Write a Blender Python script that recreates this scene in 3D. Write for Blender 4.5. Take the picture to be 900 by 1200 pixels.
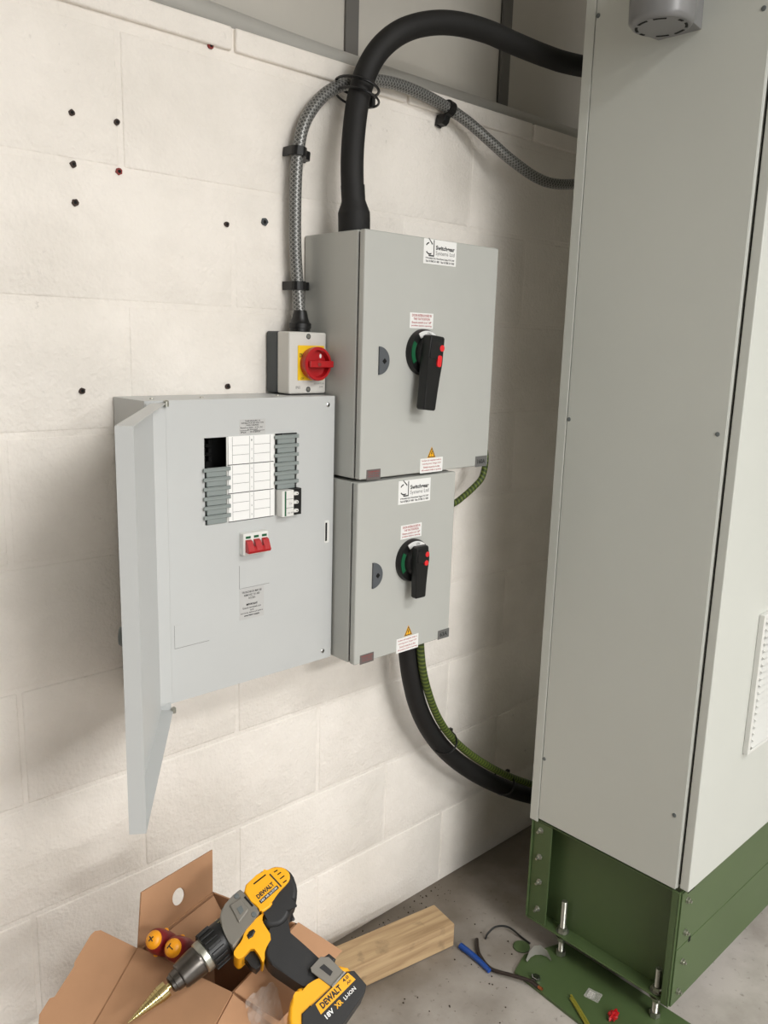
import bpy, bmesh, math, random
from mathutils import Vector, Matrix
random.seed(7)
R = math.radians
scene = bpy.context.scene
col = scene.collection
for o in list(bpy.data.objects):
    bpy.data.objects.remove(o)

# ------------------------------------------------------------------ camera
cam_d = bpy.data.cameras.new('camera')
cam = bpy.data.objects.new('camera', cam_d)
col.objects.link(cam)
cam_d.sensor_fit = 'VERTICAL'
cam_d.sensor_height = 36.0
cam_d.lens = 972.44 * 36.0 / 1200.0
cam_d.clip_start = 0.02
YAW, PIT, ROL = 0.7517747, -0.2009127, 0.0288603
fwd = Vector((math.sin(YAW) * math.cos(PIT), math.cos(YAW) * math.cos(PIT), math.sin(PIT)))
rt = Vector((math.cos(YAW), -math.sin(YAW), 0))
up = rt.cross(fwd)
rt2 = rt * math.cos(ROL) + up * math.sin(ROL)
up2 = -rt * math.sin(ROL) + up * math.cos(ROL)
cm = Matrix((rt2, up2, -fwd)).transposed().to_4x4()
cm.translation = (0, -1.43138, 1.51718)
cam.matrix_world = cm
scene.camera = cam

# ------------------------------------------------------------------ world, lamps, exposure
w = bpy.data.worlds.new('hall_ambient')
scene.world = w
w.use_nodes = True
w.node_tree.nodes['Background'].inputs['Color'].default_value = (0.98, 0.97, 1.0, 1)
w.node_tree.nodes['Background'].inputs['Strength'].default_value = 0.02


def area(name, loc, target, sx, sy, power, color=(1, .994, .98)):
    d = bpy.data.lights.new(name, 'AREA')
    d.shape = 'RECTANGLE'; d.size = sx; d.size_y = sy; d.energy = power; d.color = color
    o = bpy.data.objects.new(name, d); col.objects.link(o)
    o.location = loc
    o.rotation_euler = (Vector(target) - Vector(loc)).to_track_quat('-Z', 'Y').to_euler()
    return o


CEIL = 2.96
for lx, ly, lp in ((1.05, -2.5, 54), (3.9, -2.5, 45), (.4, -5.0, 190), (3.6, -5.0, 55), (.4, -7.5, 160), (2.3, -7.5, 170)):
    area('ceiling_lamp', (lx, ly, CEIL - .02), (lx, ly, 0), 1.2, 0.6, lp)
# added fill light with no known source, behind and left of the camera
area('added_side_fill', (-2.4, -8.7, 1.6), (1.2, 0, 1.2), 3.0, 2.8, 125, (.97, .99, 1))
scene.view_settings.view_transform = 'Standard'
scene.view_settings.look = 'None'
scene.view_settings.gamma = 1.0
scene.view_settings.use_curve_mapping = False
scene.view_settings.exposure = -0.22

# ------------------------------------------------------------------ materials


def lin(c):
    return tuple(((x / 255) / 12.92 if x / 255 <= .04045 else ((x / 255 + .055) / 1.055) ** 2.4) for x in c)


M = {}


def mat(name, rgb, rough=.5, metal=0.0, var=0.0, vscale=8.0, bump=0.0, bscale=200.0, bdist=.001, spec=.5, trans=0.0, coat=0.0):
    m = bpy.data.materials.new(name); m.use_nodes = True
    nt = m.node_tree; b = nt.nodes['Principled BSDF']
    c = lin(rgb)
    b.inputs['Base Color'].default_value = (*c, 1)
    b.inputs['Roughness'].default_value = rough
    b.inputs['Metallic'].default_value = metal
    b.inputs['Specular IOR Level'].default_value = spec
    b.inputs['Transmission Weight'].default_value = trans
    b.inputs['Coat Weight'].default_value = coat
    geo = None
    if var or bump:
        geo = nt.nodes.new('ShaderNodeNewGeometry')
    if var:
        n = nt.nodes.new('ShaderNodeTexNoise'); n.inputs['Scale'].default_value = vscale; n.inputs['Detail'].default_value = 6
        n.inputs['Roughness'].default_value = .65
        nt.links.new(geo.outputs['Position'], n.inputs['Vector'])
        r = nt.nodes.new('ShaderNodeMapRange'); r.inputs[1].default_value = .3; r.inputs[2].default_value = .7
        r.inputs[3].default_value = 1 - var; r.inputs[4].default_value = 1 + var
        nt.links.new(n.outputs['Fac'], r.inputs[0])
        mx = nt.nodes.new('ShaderNodeVectorMath'); mx.operation = 'SCALE'
        mx.inputs[0].default_value = c
        nt.links.new(r.outputs[0], mx.inputs['Scale'])
        nt.links.new(mx.outputs[0], b.inputs['Base Color'])
    if bump:
        n = nt.nodes.new('ShaderNodeTexNoise'); n.inputs['Scale'].default_value = bscale; n.inputs['Detail'].default_value = 4
        nt.links.new(geo.outputs['Position'], n.inputs['Vector'])
        bp = nt.nodes.new('ShaderNodeBump'); bp.inputs['Strength'].default_value = bump; bp.inputs['Distance'].default_value = bdist
        nt.links.new(n.outputs['Fac'], bp.inputs['Height']); nt.links.new(bp.outputs[0], b.inputs['Normal'])
    M[name] = m
    return m


def wall_material():
    m = bpy.data.materials.new('painted_block'); m.use_nodes = True
    nt = m.node_tree; b = nt.nodes['Principled BSDF']; N = nt.nodes.new; K = nt.links.new
    b.inputs['Roughness'].default_value = .62
    b.inputs['Specular IOR Level'].default_value = .3
    g = N('ShaderNodeNewGeometry')
    big = N('ShaderNodeTexNoise'); big.inputs['Scale'].default_value = 3.0; big.inputs['Detail'].default_value = 7; big.inputs['Roughness'].default_value = .6
    K(g.outputs['Position'], big.inputs['Vector'])
    cr = N('ShaderNodeValToRGB')
    cr.color_ramp.elements[0].position = .30; cr.color_ramp.elements[0].color = (*lin((226, 220, 211)), 1)
    cr.color_ramp.elements[1].position = .58; cr.color_ramp.elements[1].color = (*lin((243, 237, 229)), 1)
    K(big.outputs['Fac'], cr.inputs[0])
    # small grey scuffs and specks
    sp = N('ShaderNodeTexNoise'); sp.inputs['Scale'].default_value = 55; sp.inputs['Detail'].default_value = 5
    K(g.outputs['Position'], sp.inputs['Vector'])
    s2 = N('ShaderNodeTexNoise'); s2.inputs['Scale'].default_value = 4.3; s2.inputs['Detail'].default_value = 2
    K(g.outputs['Position'], s2.inputs['Vector'])
    mr = N('ShaderNodeMapRange'); mr.inputs[1].default_value = .66; mr.inputs[2].default_value = .78
    K(sp.outputs['Fac'], mr.inputs[0])
    mr2 = N('ShaderNodeMapRange'); mr2.inputs[1].default_value = .55; mr2.inputs[2].default_value = .7
    K(s2.outputs['Fac'], mr2.inputs[0])
    mul = N('ShaderNodeMath'); mul.operation = 'MULTIPLY'; K(mr.outputs[0], mul.inputs[0]); K(mr2.outputs[0], mul.inputs[1])
    mul2 = N('ShaderNodeMath'); mul2.operation = 'MULTIPLY'; K(mul.outputs[0], mul2.inputs[0]); mul2.inputs[1].default_value = .55
    mix = N('ShaderNodeMixRGB'); mix.inputs[2].default_value = (*lin((120, 112, 102)), 1)
    K(cr.outputs[0], mix.inputs[1]); K(mul2.outputs[0], mix.inputs[0])
    K(mix.outputs[0], b.inputs['Base Color'])
    # pitted block face under thick paint
    n1 = N('ShaderNodeTexNoise'); n1.inputs['Scale'].default_value = 150; n1.inputs['Detail'].default_value = 3
    K(g.outputs['Position'], n1.inputs['Vector'])
    n2 = N('ShaderNodeTexNoise'); n2.inputs['Scale'].default_value = 38; n2.inputs['Detail'].default_value = 2
    K(g.outputs['Position'], n2.inputs['Vector'])
    ad = N('ShaderNodeMath'); ad.operation = 'MULTIPLY_ADD'; ad.inputs[1].default_value = .55
    K(n1.outputs['Fac'], ad.inputs[0]); K(n2.outputs['Fac'], ad.inputs[2])
    bp = N('ShaderNodeBump'); bp.inputs['Strength'].default_value = .8; bp.inputs['Distance'].default_value = .004
    K(ad.outputs[0], bp.inputs['Height']); K(bp.outputs[0], b.inputs['Normal'])
    M['wall'] = m


def floor_material():
    m = bpy.data.materials.new('concrete_floor'); m.use_nodes = True
    nt = m.node_tree; b = nt.nodes['Principled BSDF']; N = nt.nodes.new; K = nt.links.new
    b.inputs['Roughness'].default_value = .48
    b.inputs['Specular IOR Level'].default_value = .4
    g = N('ShaderNodeNewGeometry')
    n = N('ShaderNodeTexNoise'); n.inputs['Scale'].default_value = 4.0; n.inputs['Detail'].default_value = 8; n.inputs['Roughness'].default_value = .62
    K(g.outputs['Position'], n.inputs['Vector'])
    cr = N('ShaderNodeValToRGB')
    cr.color_ramp.elements[0].position = .32; cr.color_ramp.elements[0].color = (*lin((150, 144, 136)), 1)
    cr.color_ramp.elements[1].position = .6; cr.color_ramp.elements[1].color = (*lin((182, 176, 169)), 1)
    K(n.outputs['Fac'], cr.inputs[0])
    d = N('ShaderNodeTexNoise'); d.inputs['Scale'].default_value = 60; d.inputs['Detail'].default_value = 6
    K(g.outputs['Position'], d.inputs['Vector'])
    mr = N('ShaderNodeMapRange'); mr.inputs[1].default_value = .62; mr.inputs[2].default_value = .74; mr.inputs[4].default_value = .5
    K(d.outputs['Fac'], mr.inputs[0])
    mix = N('ShaderNodeMixRGB'); mix.inputs[2].default_value = (*lin((84, 76, 68)), 1)
    K(cr.outputs[0], mix.inputs[1]); K(mr.outputs[0], mix.inputs[0])
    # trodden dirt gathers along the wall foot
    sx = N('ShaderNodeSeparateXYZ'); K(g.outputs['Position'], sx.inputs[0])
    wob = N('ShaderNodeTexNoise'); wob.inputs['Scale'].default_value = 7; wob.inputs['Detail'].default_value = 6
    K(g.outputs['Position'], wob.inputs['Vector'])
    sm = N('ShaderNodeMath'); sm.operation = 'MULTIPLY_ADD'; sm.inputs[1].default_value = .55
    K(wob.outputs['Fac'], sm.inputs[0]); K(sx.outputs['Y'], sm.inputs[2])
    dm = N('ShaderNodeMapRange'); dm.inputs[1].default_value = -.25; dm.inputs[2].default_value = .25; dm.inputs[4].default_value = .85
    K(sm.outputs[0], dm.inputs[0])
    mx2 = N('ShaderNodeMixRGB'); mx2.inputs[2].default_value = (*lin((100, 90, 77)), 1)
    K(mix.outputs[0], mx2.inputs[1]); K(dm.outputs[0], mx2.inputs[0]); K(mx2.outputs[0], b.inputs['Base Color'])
    bp = N('ShaderNodeBump'); bp.inputs['Strength'].default_value = .25; bp.inputs['Distance'].default_value = .002
    K(d.outputs['Fac'], bp.inputs['Height']); K(bp.outputs[0], b.inputs['Normal'])
    M['floor'] = m


def uv_pattern(name, fn, c0, c1, rough, metal=0.0, bump=0.0):
    """two colours mixed by fn(nodes, uv) built from the tube's own length and girth coordinates"""
    m = bpy.data.materials.new(name); m.use_nodes = True
    nt = m.node_tree; b = nt.nodes['Principled BSDF']
    b.inputs['Roughness'].default_value = rough; b.inputs['Metallic'].default_value = metal
    uv = nt.nodes.new('ShaderNodeUVMap')
    sep = nt.nodes.new('ShaderNodeSeparateXYZ'); nt.links.new(uv.outputs[0], sep.inputs[0])
    fac = fn(nt, sep.outputs[0], sep.outputs[1])
    mix = nt.nodes.new('ShaderNodeMixRGB'); mix.inputs[1].default_value = (*lin(c0), 1); mix.inputs[2].default_value = (*lin(c1), 1)
    nt.links.new(fac, mix.inputs[0]); nt.links.new(mix.outputs[0], b.inputs['Base Color'])
    if bump:
        bp = nt.nodes.new('ShaderNodeBump'); bp.inputs['Strength'].default_value = bump; bp.inputs['Distance'].default_value = .001
        nt.links.new(fac, bp.inputs['Height']); nt.links.new(bp.outputs[0], b.inputs['Normal'])
    M[name] = m


def mnode(nt, op, a, b=None):
    n = nt.nodes.new('ShaderNodeMath'); n.operation = op
    for i, v in enumerate((a, b)):
        if v is None:
            continue
        if isinstance(v, (int, float)):
            n.inputs[i].default_value = v
        else:
            nt.links.new(v, n.inputs[i])
    return n.outputs[0]


def braid(nt, u, v):
    a = mnode(nt, 'MULTIPLY', u, 2 * math.pi * 7)
    l = mnode(nt, 'MULTIPLY', v, 2 * math.pi / .0085)
    s = mnode(nt, 'SINE', mnode(nt, 'ADD', a, l))
    t = mnode(nt, 'SINE', mnode(nt, 'SUBTRACT', a, l))
    return mnode(nt, 'GREATER_THAN', mnode(nt, 'MAXIMUM', s, t), .55)


def rib(nt, u, v):
    return mnode(nt, 'GREATER_THAN', mnode(nt, 'SINE', mnode(nt, 'ADD', mnode(nt, 'MULTIPLY', v, 2 * math.pi / .011), mnode(nt, 'MULTIPLY', u, 2 * math.pi))), .25)


wall_material(); floor_material()
uv_pattern('braid', braid, (84, 84, 82), (142, 142, 139), .35, .4, .4)
uv_pattern('earth', rib, (48, 64, 22), (96, 110, 40), .55)
mat('enclosure', (182, 183, 178), .42, var=.015, bump=.04, bscale=900, bdist=.0004)
mat('board_grey', (192, 194, 193), .40, var=.012)
mat('cabinet_grey', (196, 198, 191), .42, var=.02, vscale=3, bump=.04, bscale=700, bdist=.0004)
mat('ceiling_white', (216, 214, 208), .7)
mat('upper_panel', (196, 192, 183), .5, var=.05, vscale=2)
mat('strip_dark', (104, 102, 98), .55)
mat('pipe_grey', (176, 174, 168), .5)
mat('black_rubber', (15, 14, 13), .68, var=.12, vscale=30, bump=.2, bscale=120, bdist=.001)
mat('black_plastic', (13, 13, 13), .42)
mat('black_hole', (8, 8, 8), .9)
mat('dark_gap', (22, 22, 20), .8)
mat('dark_grey', (66, 70, 72), .5)
mat('mid_grey', (98, 104, 104), .5)
mat('slate', (84, 88, 92), .45)
mat('rating_grey', (104, 104, 102), .5)
mat('maroon_grey', (104, 96, 94), .5)
mat('blank_grey', (136, 144, 142), .42)
mat('white_card', (238, 238, 236), .5)
mat('sticker', (236, 236, 234), .45)
mat('paper_grey', (188, 188, 186), .5)
mat('ink', (34, 34, 34), .6)
mat('ink_grey', (110, 110, 110), .6)
mat('red_ink', (172, 44, 48), .6)
mat('red_plastic', (172, 20, 26), .35, coat=.2)
mat('red_dot', (224, 40, 44), .4)
mat('yellow_plate', (238, 196, 30), .4)
mat('orange_yellow', (240, 176, 30), .45)
mat('isolator_cream', (206, 204, 198), .42)
mat('green', (10, 88, 52), .45)
mat('vent_white', (212, 212, 207), .4)
mat('white_plastic', (222, 222, 218), .4)
mat('chrome', (190, 190, 188), .25, 1.0)
mat('zinc', (176, 176, 166), .35, .9, var=.1, vscale=90)
mat('steel', (92, 88, 84), .3, .95, var=.2, vscale=60)
mat('gold_steel', (186, 170, 120), .22, 1.0)
mat('green_paint', (76, 94, 58), .42, var=.05, vscale=6)
mat('drill_yellow', (248, 176, 18), .42)
mat('drill_black', (30, 30, 31), .55, bump=.15, bscale=400, bdist=.0006)
mat('drill_grey', (126, 122, 114), .42, .25)
mat('cardboard', (176, 134, 100), .8, var=.05, vscale=12, bump=.1, bscale=90, bdist=.001)
mat('cardboard_edge', (120, 86, 60), .85, var=.1, vscale=200)
mat('driver_red', (122, 20, 24), .4)
mat('driver_yellow', (240, 160, 20), .42)
mat('blue_sheath', (20, 70, 150), .45)
mat('brown_wire', (44, 34, 28), .5)
mat('yellow_wire', (134, 128, 40), .5)
mat('copper', (184, 110, 70), .35, .9)
mat('tape', (176, 174, 166), .5)
mat('plug_red', (132, 40, 34), .6)
mat('plug_brown', (58, 42, 34), .7)
mat('grit', (70, 60, 50), .9)
mat('lv_text', (232, 224, 160), .5)
mat('film', (235, 232, 226), .15)
M['film'].node_tree.nodes['Principled BSDF'].inputs['Alpha'].default_value = .22
mat('trunk', (60, 60, 62), .5)


def wood_material():
    m = bpy.data.materials.new('pine'); m.use_nodes = True
    nt = m.node_tree; b = nt.nodes['Principled BSDF']; N = nt.nodes.new; K = nt.links.new
    b.inputs['Roughness'].default_value = .75
    t = N('ShaderNodeTexCoord'); mp = N('ShaderNodeMapping'); mp.inputs['Scale'].default_value = (2.5, 30, 30)
    K(t.outputs['Object'], mp.inputs['Vector'])
    n = N('ShaderNodeTexNoise'); n.inputs['Scale'].default_value = 2.2; n.inputs['Detail'].default_value = 7; n.inputs['Distortion'].default_value = .6
    K(mp.outputs[0], n.inputs['Vector'])
    cr = N('ShaderNodeValToRGB')
    cr.color_ramp.elements[0].position = .32; cr.color_ramp.elements[0].color = (*lin((164, 135, 100)), 1)
    cr.color_ramp.elements[1].position = .62; cr.color_ramp.elements[1].color = (*lin((194, 166, 127)), 1)
    K(n.outputs['Fac'], cr.inputs[0])
    g = N('ShaderNodeTexNoise'); g.inputs['Scale'].default_value = 22; g.inputs['Detail'].default_value = 5
    K(t.outputs['Object'], g.inputs['Vector'])
    mr = N('ShaderNodeMapRange'); mr.inputs[1].default_value = .6; mr.inputs[2].default_value = .75; mr.inputs[4].default_value = .55
    K(g.outputs['Fac'], mr.inputs[0])
    mix = N('ShaderNodeMixRGB'); mix.inputs[2].default_value = (*lin((104, 88, 66)), 1)
    K(cr.outputs[0], mix.inputs[1]); K(mr.outputs[0], mix.inputs[0]); K(mix.outputs[0], b.inputs['Base Color'])
    bp = N('ShaderNodeBump'); bp.inputs['Strength'].default_value = .3; bp.inputs['Distance'].default_value = .002
    K(n.outputs['Fac'], bp.inputs['Height']); K(bp.outputs[0], b.inputs['Normal'])
    M['pine'] = m


wood_material()

# ------------------------------------------------------------------ object helpers
ORI = {}


def thing(name, loc, label, cat, group=None, rotz=0.0):
    o = bpy.data.objects.new(name, None); col.objects.link(o)
    o.empty_display_size = .05
    o.location = loc; o.rotation_euler = (0, 0, rotz)
    o['label'] = label; o['category'] = cat
    if group:
        o['group'] = group
    ORI[o.name] = Vector(loc)
    return o


def tag(o, label, cat, group=None):
    o['label'] = label; o['category'] = cat
    if group:
        o['group'] = group
    return o


def struct(o):
    o['kind'] = 'structure'
    return o


def link(name, me, m, parent=None, smooth=False, origin=None):
    """me holds coordinates of the place; they become local to the thing's origin"""
    o = bpy.data.objects.new(name, me); col.objects.link(o)
    if parent is not None:
        org = ORI[parent.name]; ORI[o.name] = org
        me.transform(Matrix.Translation(-org))
        o.parent = parent
    elif origin is not None:
        me.transform(Matrix.Translation(-Vector(origin))); o.location = origin; ORI[o.name] = Vector(origin)
    else:
        ORI[o.name] = Vector((0, 0, 0))
    if m is not None:
        me.materials.append(M[m])
    if smooth:
        for p in me.polygons:
            p.use_smooth = True
        me.set_sharp_from_angle(angle=R(38))
        wn = o.modifiers.new('weighted_normals', 'WEIGHTED_NORMAL'); wn.keep_sharp = True
    return o


def emit(name, bm, m, parent=None, smooth=False, origin=None):
    bmesh.ops.recalc_face_normals(bm, faces=bm.faces)
    me = bpy.data.meshes.new(name); bm.to_mesh(me); bm.free()
    return link(name, me, m, parent, smooth, origin)


def abox(bm, x0, x1, y0, y1, z0, z1, bev=0.0, seg=1):
    t = bmesh.new()
    bmesh.ops.create_cube(t, size=1)
    for v in t.verts:
        v.co = Vector(((x0 + x1) / 2 + v.co.x * abs(x1 - x0), (y0 + y1) / 2 + v.co.y * abs(y1 - y0), (z0 + z1) / 2 + v.co.z * abs(z1 - z0)))
    if bev:
        bmesh.ops.bevel(t, geom=list(t.edges), offset=bev, segments=seg, affect='EDGES', profile=.5)
    merge(bm, t)


def merge(bm, t):
    me = bpy.data.meshes.new('tmp'); t.to_mesh(me); t.free(); bm.from_mesh(me); bpy.data.meshes.remove(me)


def box(name, b, m, parent=None, bev=.001, seg=1, origin=None):
    bm = bmesh.new(); abox(bm, *b, bev, seg)
    return emit(name, bm, m, parent, bev > 0 and seg > 1, origin)


def boxes(name, bs, m, parent=None, bev=.0008, origin=None):
    bm = bmesh.new()
    for b in bs:
        abox(bm, *b, bev)
    return emit(name, bm, m, parent, origin=origin)


def spline(pts, n=8):
    P = [Vector(p) for p in pts]
    P = [P[0] * 2 - P[1]] + P + [P[-1] * 2 - P[-2]]
    out = []
    for i in range(1, len(P) - 2):
        for k in range(n):
            t = k / n
            a, b, c, d = P[i - 1], P[i], P[i + 1], P[i + 2]
            out.append(.5 * ((2 * b) + (-a + c) * t + (2 * a - 5 * b + 4 * c - d) * t * t + (-a + 3 * b - 3 * c + d) * t ** 3))
    out.append(P[-2])
    return out


def tube(name, pts, r, m, parent=None, seg=14, n=8, smooth_path=True, origin=None, closed=False):
    P = spline(pts, n) if smooth_path else [Vector(p) for p in pts]
    bm = bmesh.new(); uvl = bm.loops.layers.uv.new('UVMap')
    L = [0.0]
    for i in range(1, len(P)):
        L.append(L[-1] + (P[i] - P[i - 1]).length)
    rings = []; ref = None
    for i, p in enumerate(P):
        if closed:
            t = P[(i + 1) % len(P)] - P[i - 1]
        else:
            t = P[min(i + 1, len(P) - 1)] - P[max(i - 1, 0)]
        t.normalize()
        if ref is None:
            ref = t.orthogonal().normalized()
        ref = (ref - t * ref.dot(t)).normalized()
        bi = t.cross(ref)
        rr = r(L[i] / L[-1]) if callable(r) else r
        rings.append([bm.verts.new(p + (ref * math.cos(2 * math.pi * k / seg) + bi * math.sin(2 * math.pi * k / seg)) * rr) for k in range(seg)])
    rng = range(len(P)) if closed else range(len(P) - 1)
    for i in rng:
        j = (i + 1) % len(P)
        for k in range(seg):
            k2 = (k + 1) % seg
            f = bm.faces.new((rings[i][k], rings[i][k2], rings[j][k2], rings[j][k]))
            lv = (L[i], L[i], L[i] if j == 0 else L[j], L[i] if j == 0 else L[j]); lu = (k / seg, (k + 1) / seg, (k + 1) / seg, k / seg)
            for lp, a, b in zip(f.loops, lu, lv):
                lp[uvl].uv = (a, b)
    if not closed:
        bm.faces.new(rings[0][::-1]); bm.faces.new(rings[-1])
    return emit(name, bm, m, parent, True, origin)


def lathe_bm(bm, prof, O, ax, seg=32, ref=None):
    """prof: list of (distance along axis, radius)"""
    O = Vector(O); ax = Vector(ax).normalized()
    a = (Vector(ref) - ax * Vector(ref).dot(ax)).normalized() if ref else ax.orthogonal().normalized()
    b = ax.cross(a)
    rings = []
    for h, r in prof:
        rings.append([bm.verts.new(O + ax * h + (a * math.cos(2 * math.pi * k / seg) + b * math.sin(2 * math.pi * k / seg)) * max(r, 1e-5)) for k in range(seg)])
    for i in range(len(prof) - 1):
        for k in range(seg):
            k2 = (k + 1) % seg
            bm.faces.new((rings[i][k], rings[i][k2], rings[i + 1][k2], rings[i + 1][k]))
    bm.faces.new(rings[0][::-1]); bm.faces.new(rings[-1])


def lathe(name, prof, O, ax, m, parent=None, seg=32, origin=None, smooth=True):
    bm = bmesh.new(); lathe_bm(bm, prof, O, ax, seg)
    return emit(name, bm, m, parent, smooth, origin)


class Frame:
    def __init__(s, O, a, b):
        s.O = Vector(O); s.a = Vector(a).normalized(); s.b = Vector(b).normalized(); s.n = s.a.cross(s.b)

    def at(s, u, v, h=0.0):
        return s.O + s.a * u + s.b * v + s.n * h


def prism_bm(bm, fr, pts, h0, h1, bev=0.0, seg=2, both=False):
    t = bmesh.new()
    lo = [t.verts.new(fr.at(u, v, h0)) for u, v in pts]
    hi = [t.verts.new(fr.at(u, v, h1)) for u, v in pts]
    n = len(pts)
    f1 = t.faces.new(hi); f0 = t.faces.new(lo[::-1])
    for i in range(n):
        t.faces.new((lo[i], lo[(i + 1) % n], hi[(i + 1) % n], hi[i]))
    if bev:
        e = list(f1.edges) + (list(f0.edges) if both else [])
        bmesh.ops.bevel(t, geom=e, offset=bev, segments=seg, affect='EDGES', profile=.5, clamp_overlap=True)
    merge(bm, t)


def prism(name, fr, pts, h0, h1, m, parent=None, bev=0.0, seg=2, both=False, smooth=False, origin=None):
    bm = bmesh.new(); prism_bm(bm, fr, pts, h0, h1, bev, seg, both)
    return emit(name, bm, m, parent, smooth, origin)


def rrect(x0, x1, y0, y1, r, n=4):
    pts = []
    for cx, cy, s in ((x1 - r, y1 - r, 0), (x0 + r, y1 - r, 90), (x0 + r, y0 + r, 180), (x1 - r, y0 + r, 270)):
        for k in range(n + 1):
            a = R(s + 90 * k / n)
            pts.append((cx + r * math.cos(a), cy + r * math.sin(a)))
    return pts


def circ(cx, cy, r, n=20, a0=0, a1=360):
    return [(cx + r * math.cos(R(a0 + (a1 - a0) * k / n)), cy + r * math.sin(R(a0 + (a1 - a0) * k / n))) for k in range(n if a1 - a0 == 360 else n + 1)]


def arcband(cx, cy, r0, r1, a0, a1, n=12):
    return circ(cx, cy, r1, n, a0, a1) + circ(cx, cy, r0, n, a0, a1)[::-1]


_font_tmp = None


def text_mesh(s, width, height, bold=0.0):
    c = bpy.data.curves.new('t', 'FONT'); c.body = s; c.size = 1.0; c.resolution_u = 2
    c.align_x = 'CENTER'; c.align_y = 'CENTER'; c.offset = bold
    o = bpy.data.objects.new('t', c); col.objects.link(o)
    dg = bpy.context.evaluated_depsgraph_get(); dg.update()
    me = bpy.data.meshes.new_from_object(o.evaluated_get(dg))
    bpy.data.objects.remove(o); bpy.data.curves.remove(c)
    xs = [v.co.x for v in me.vertices]; ys = [v.co.y for v in me.vertices]
    cx, cy = (min(xs) + max(xs)) / 2, (min(ys) + max(ys)) / 2
    sx = width / (max(xs) - min(xs)); sy = height / (max(ys) - min(ys))
    return me, cx, cy, sx, sy


def lettering(name, lines, fr, m, parent, h=.0004, bold=0.0):
    """lines: (text, centre u, centre v, width, height) -> one flat printed mesh"""
    bm = bmesh.new()
    for s, u, v, wd, ht in lines:
        me, cx, cy, sx, sy = text_mesh(s, wd, ht, bold)
        for vt in me.vertices:
            vt.co = fr.at(u + (vt.co.x - cx) * sx, v + (vt.co.y - cy) * sy, h)
        bm.from_mesh(me); bpy.data.meshes.remove(me)
    me = bpy.data.meshes.new(name); bm.to_mesh(me); bm.free()
    return link(name, me, m, parent)


def wallfr(x, y, z):
    return Frame((x, y, z), (1, 0, 0), (0, 0, 1))


def sheet(name, pts, th, m, parent, hole=None, origin=None):
    """flat board through coplanar points, with thickness and an optional round hole (centre, radius)"""
    P = [Vector(p) for p in pts]
    nrm = Vector((0, 0, 0))
    for i in range(len(P)):
        nrm += (P[i] - P[0]).cross(P[(i + 1) % len(P)] - P[0])
    nrm.normalize()
    bm = bmesh.new()
    vs = [bm.verts.new(p) for p in P]
    ed = [bm.edges.new((vs[i], vs[(i + 1) % len(vs)])) for i in range(len(vs))]
    if hole:
        c, r, q = hole
        c = Vector(c); a = (P[1] - P[0]).normalized(); b = nrm.cross(a)
        c = c - nrm * (c - P[0]).dot(nrm)
        hv = [bm.verts.new(c + a * r * math.cos(2 * math.pi * k / q) + b * r * math.sin(2 * math.pi * k / q)) for k in range(q)]
        ed += [bm.edges.new((hv[i], hv[(i + 1) % q])) for i in range(q)]
        bmesh.ops.triangle_fill(bm, use_beauty=True, use_dissolve=False, edges=ed, normal=nrm)
    else:
        bm.faces.new(vs)
    r = bmesh.ops.extrude_face_region(bm, geom=list(bm.faces))
    bmesh.ops.translate(bm, verts=[v for v in r['geom'] if isinstance(v, bmesh.types.BMVert)], vec=-nrm * th)
    return emit(name, bm, m, parent, origin=origin)


def hexpts(r, n=6, rot=0):
    return [(r * math.cos(2 * math.pi * k / n + rot), r * math.sin(2 * math.pi * k / n + rot)) for k in range(n)]


# ------------------------------------------------------------------ the room
# floor
bm = bmesh.new(); abox(bm, -6, 7, -9, .30, -.12, 0)
floor = struct(emit('floor', bm, 'floor'))
bm = bmesh.new(); abox(bm, -6, 7, -9, .30, CEIL, CEIL + .1)
struct(emit('ceiling', bm, 'ceiling_white'))

# block wall: painted joint bed with every block proud of it
bm = bmesh.new(); abox(bm, -2.2, 3.9, .0028, .10, 0, 2.078)
wall = struct(emit('wall_back', bm, 'wall'))
BW, BH, JT = .45, .225, .0075


def block_mesh(wd, ht):
    b = bmesh.new(); abox(b, -wd / 2, wd / 2, 0, .02, -ht / 2, ht / 2, .0042, 3)
    me = bpy.data.meshes.new('block'); b.to_mesh(me); b.free()
    for p in me.polygons:
        p.use_smooth = True
    me.materials.append(M['wall'])
    return me


full = block_mesh(BW - JT, BH - JT)
top_cut = block_mesh(BW - JT, .0565 - .016)
Z0 = .2226
for c in range(-1, 9):
    off = .471 if c % 2 == 0 else .246
    zc = Z0 + BH * c + BH / 2
    me = full
    if c == 8:
        me = top_cut; zc = 2.0226 + .0160 + .0195
    k0 = int((-2.1 - off) / BW) - 1
    for k in range(k0, 9):
        xc = off + BW * (k + .5)
        if xc - .225 < -2.2 or xc + .225 > 3.9:
            continue
        o = bpy.data.objects.new('block', me); col.objects.link(o)
        o.parent = wall
        o.location = (xc, random.uniform(-.0003, .0003) + (-.006 if c == 8 else .0014 if c >= 4 else .0008), zc)
        o.rotation_euler = (0, 0, random.uniform(-.002, .002))

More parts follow.
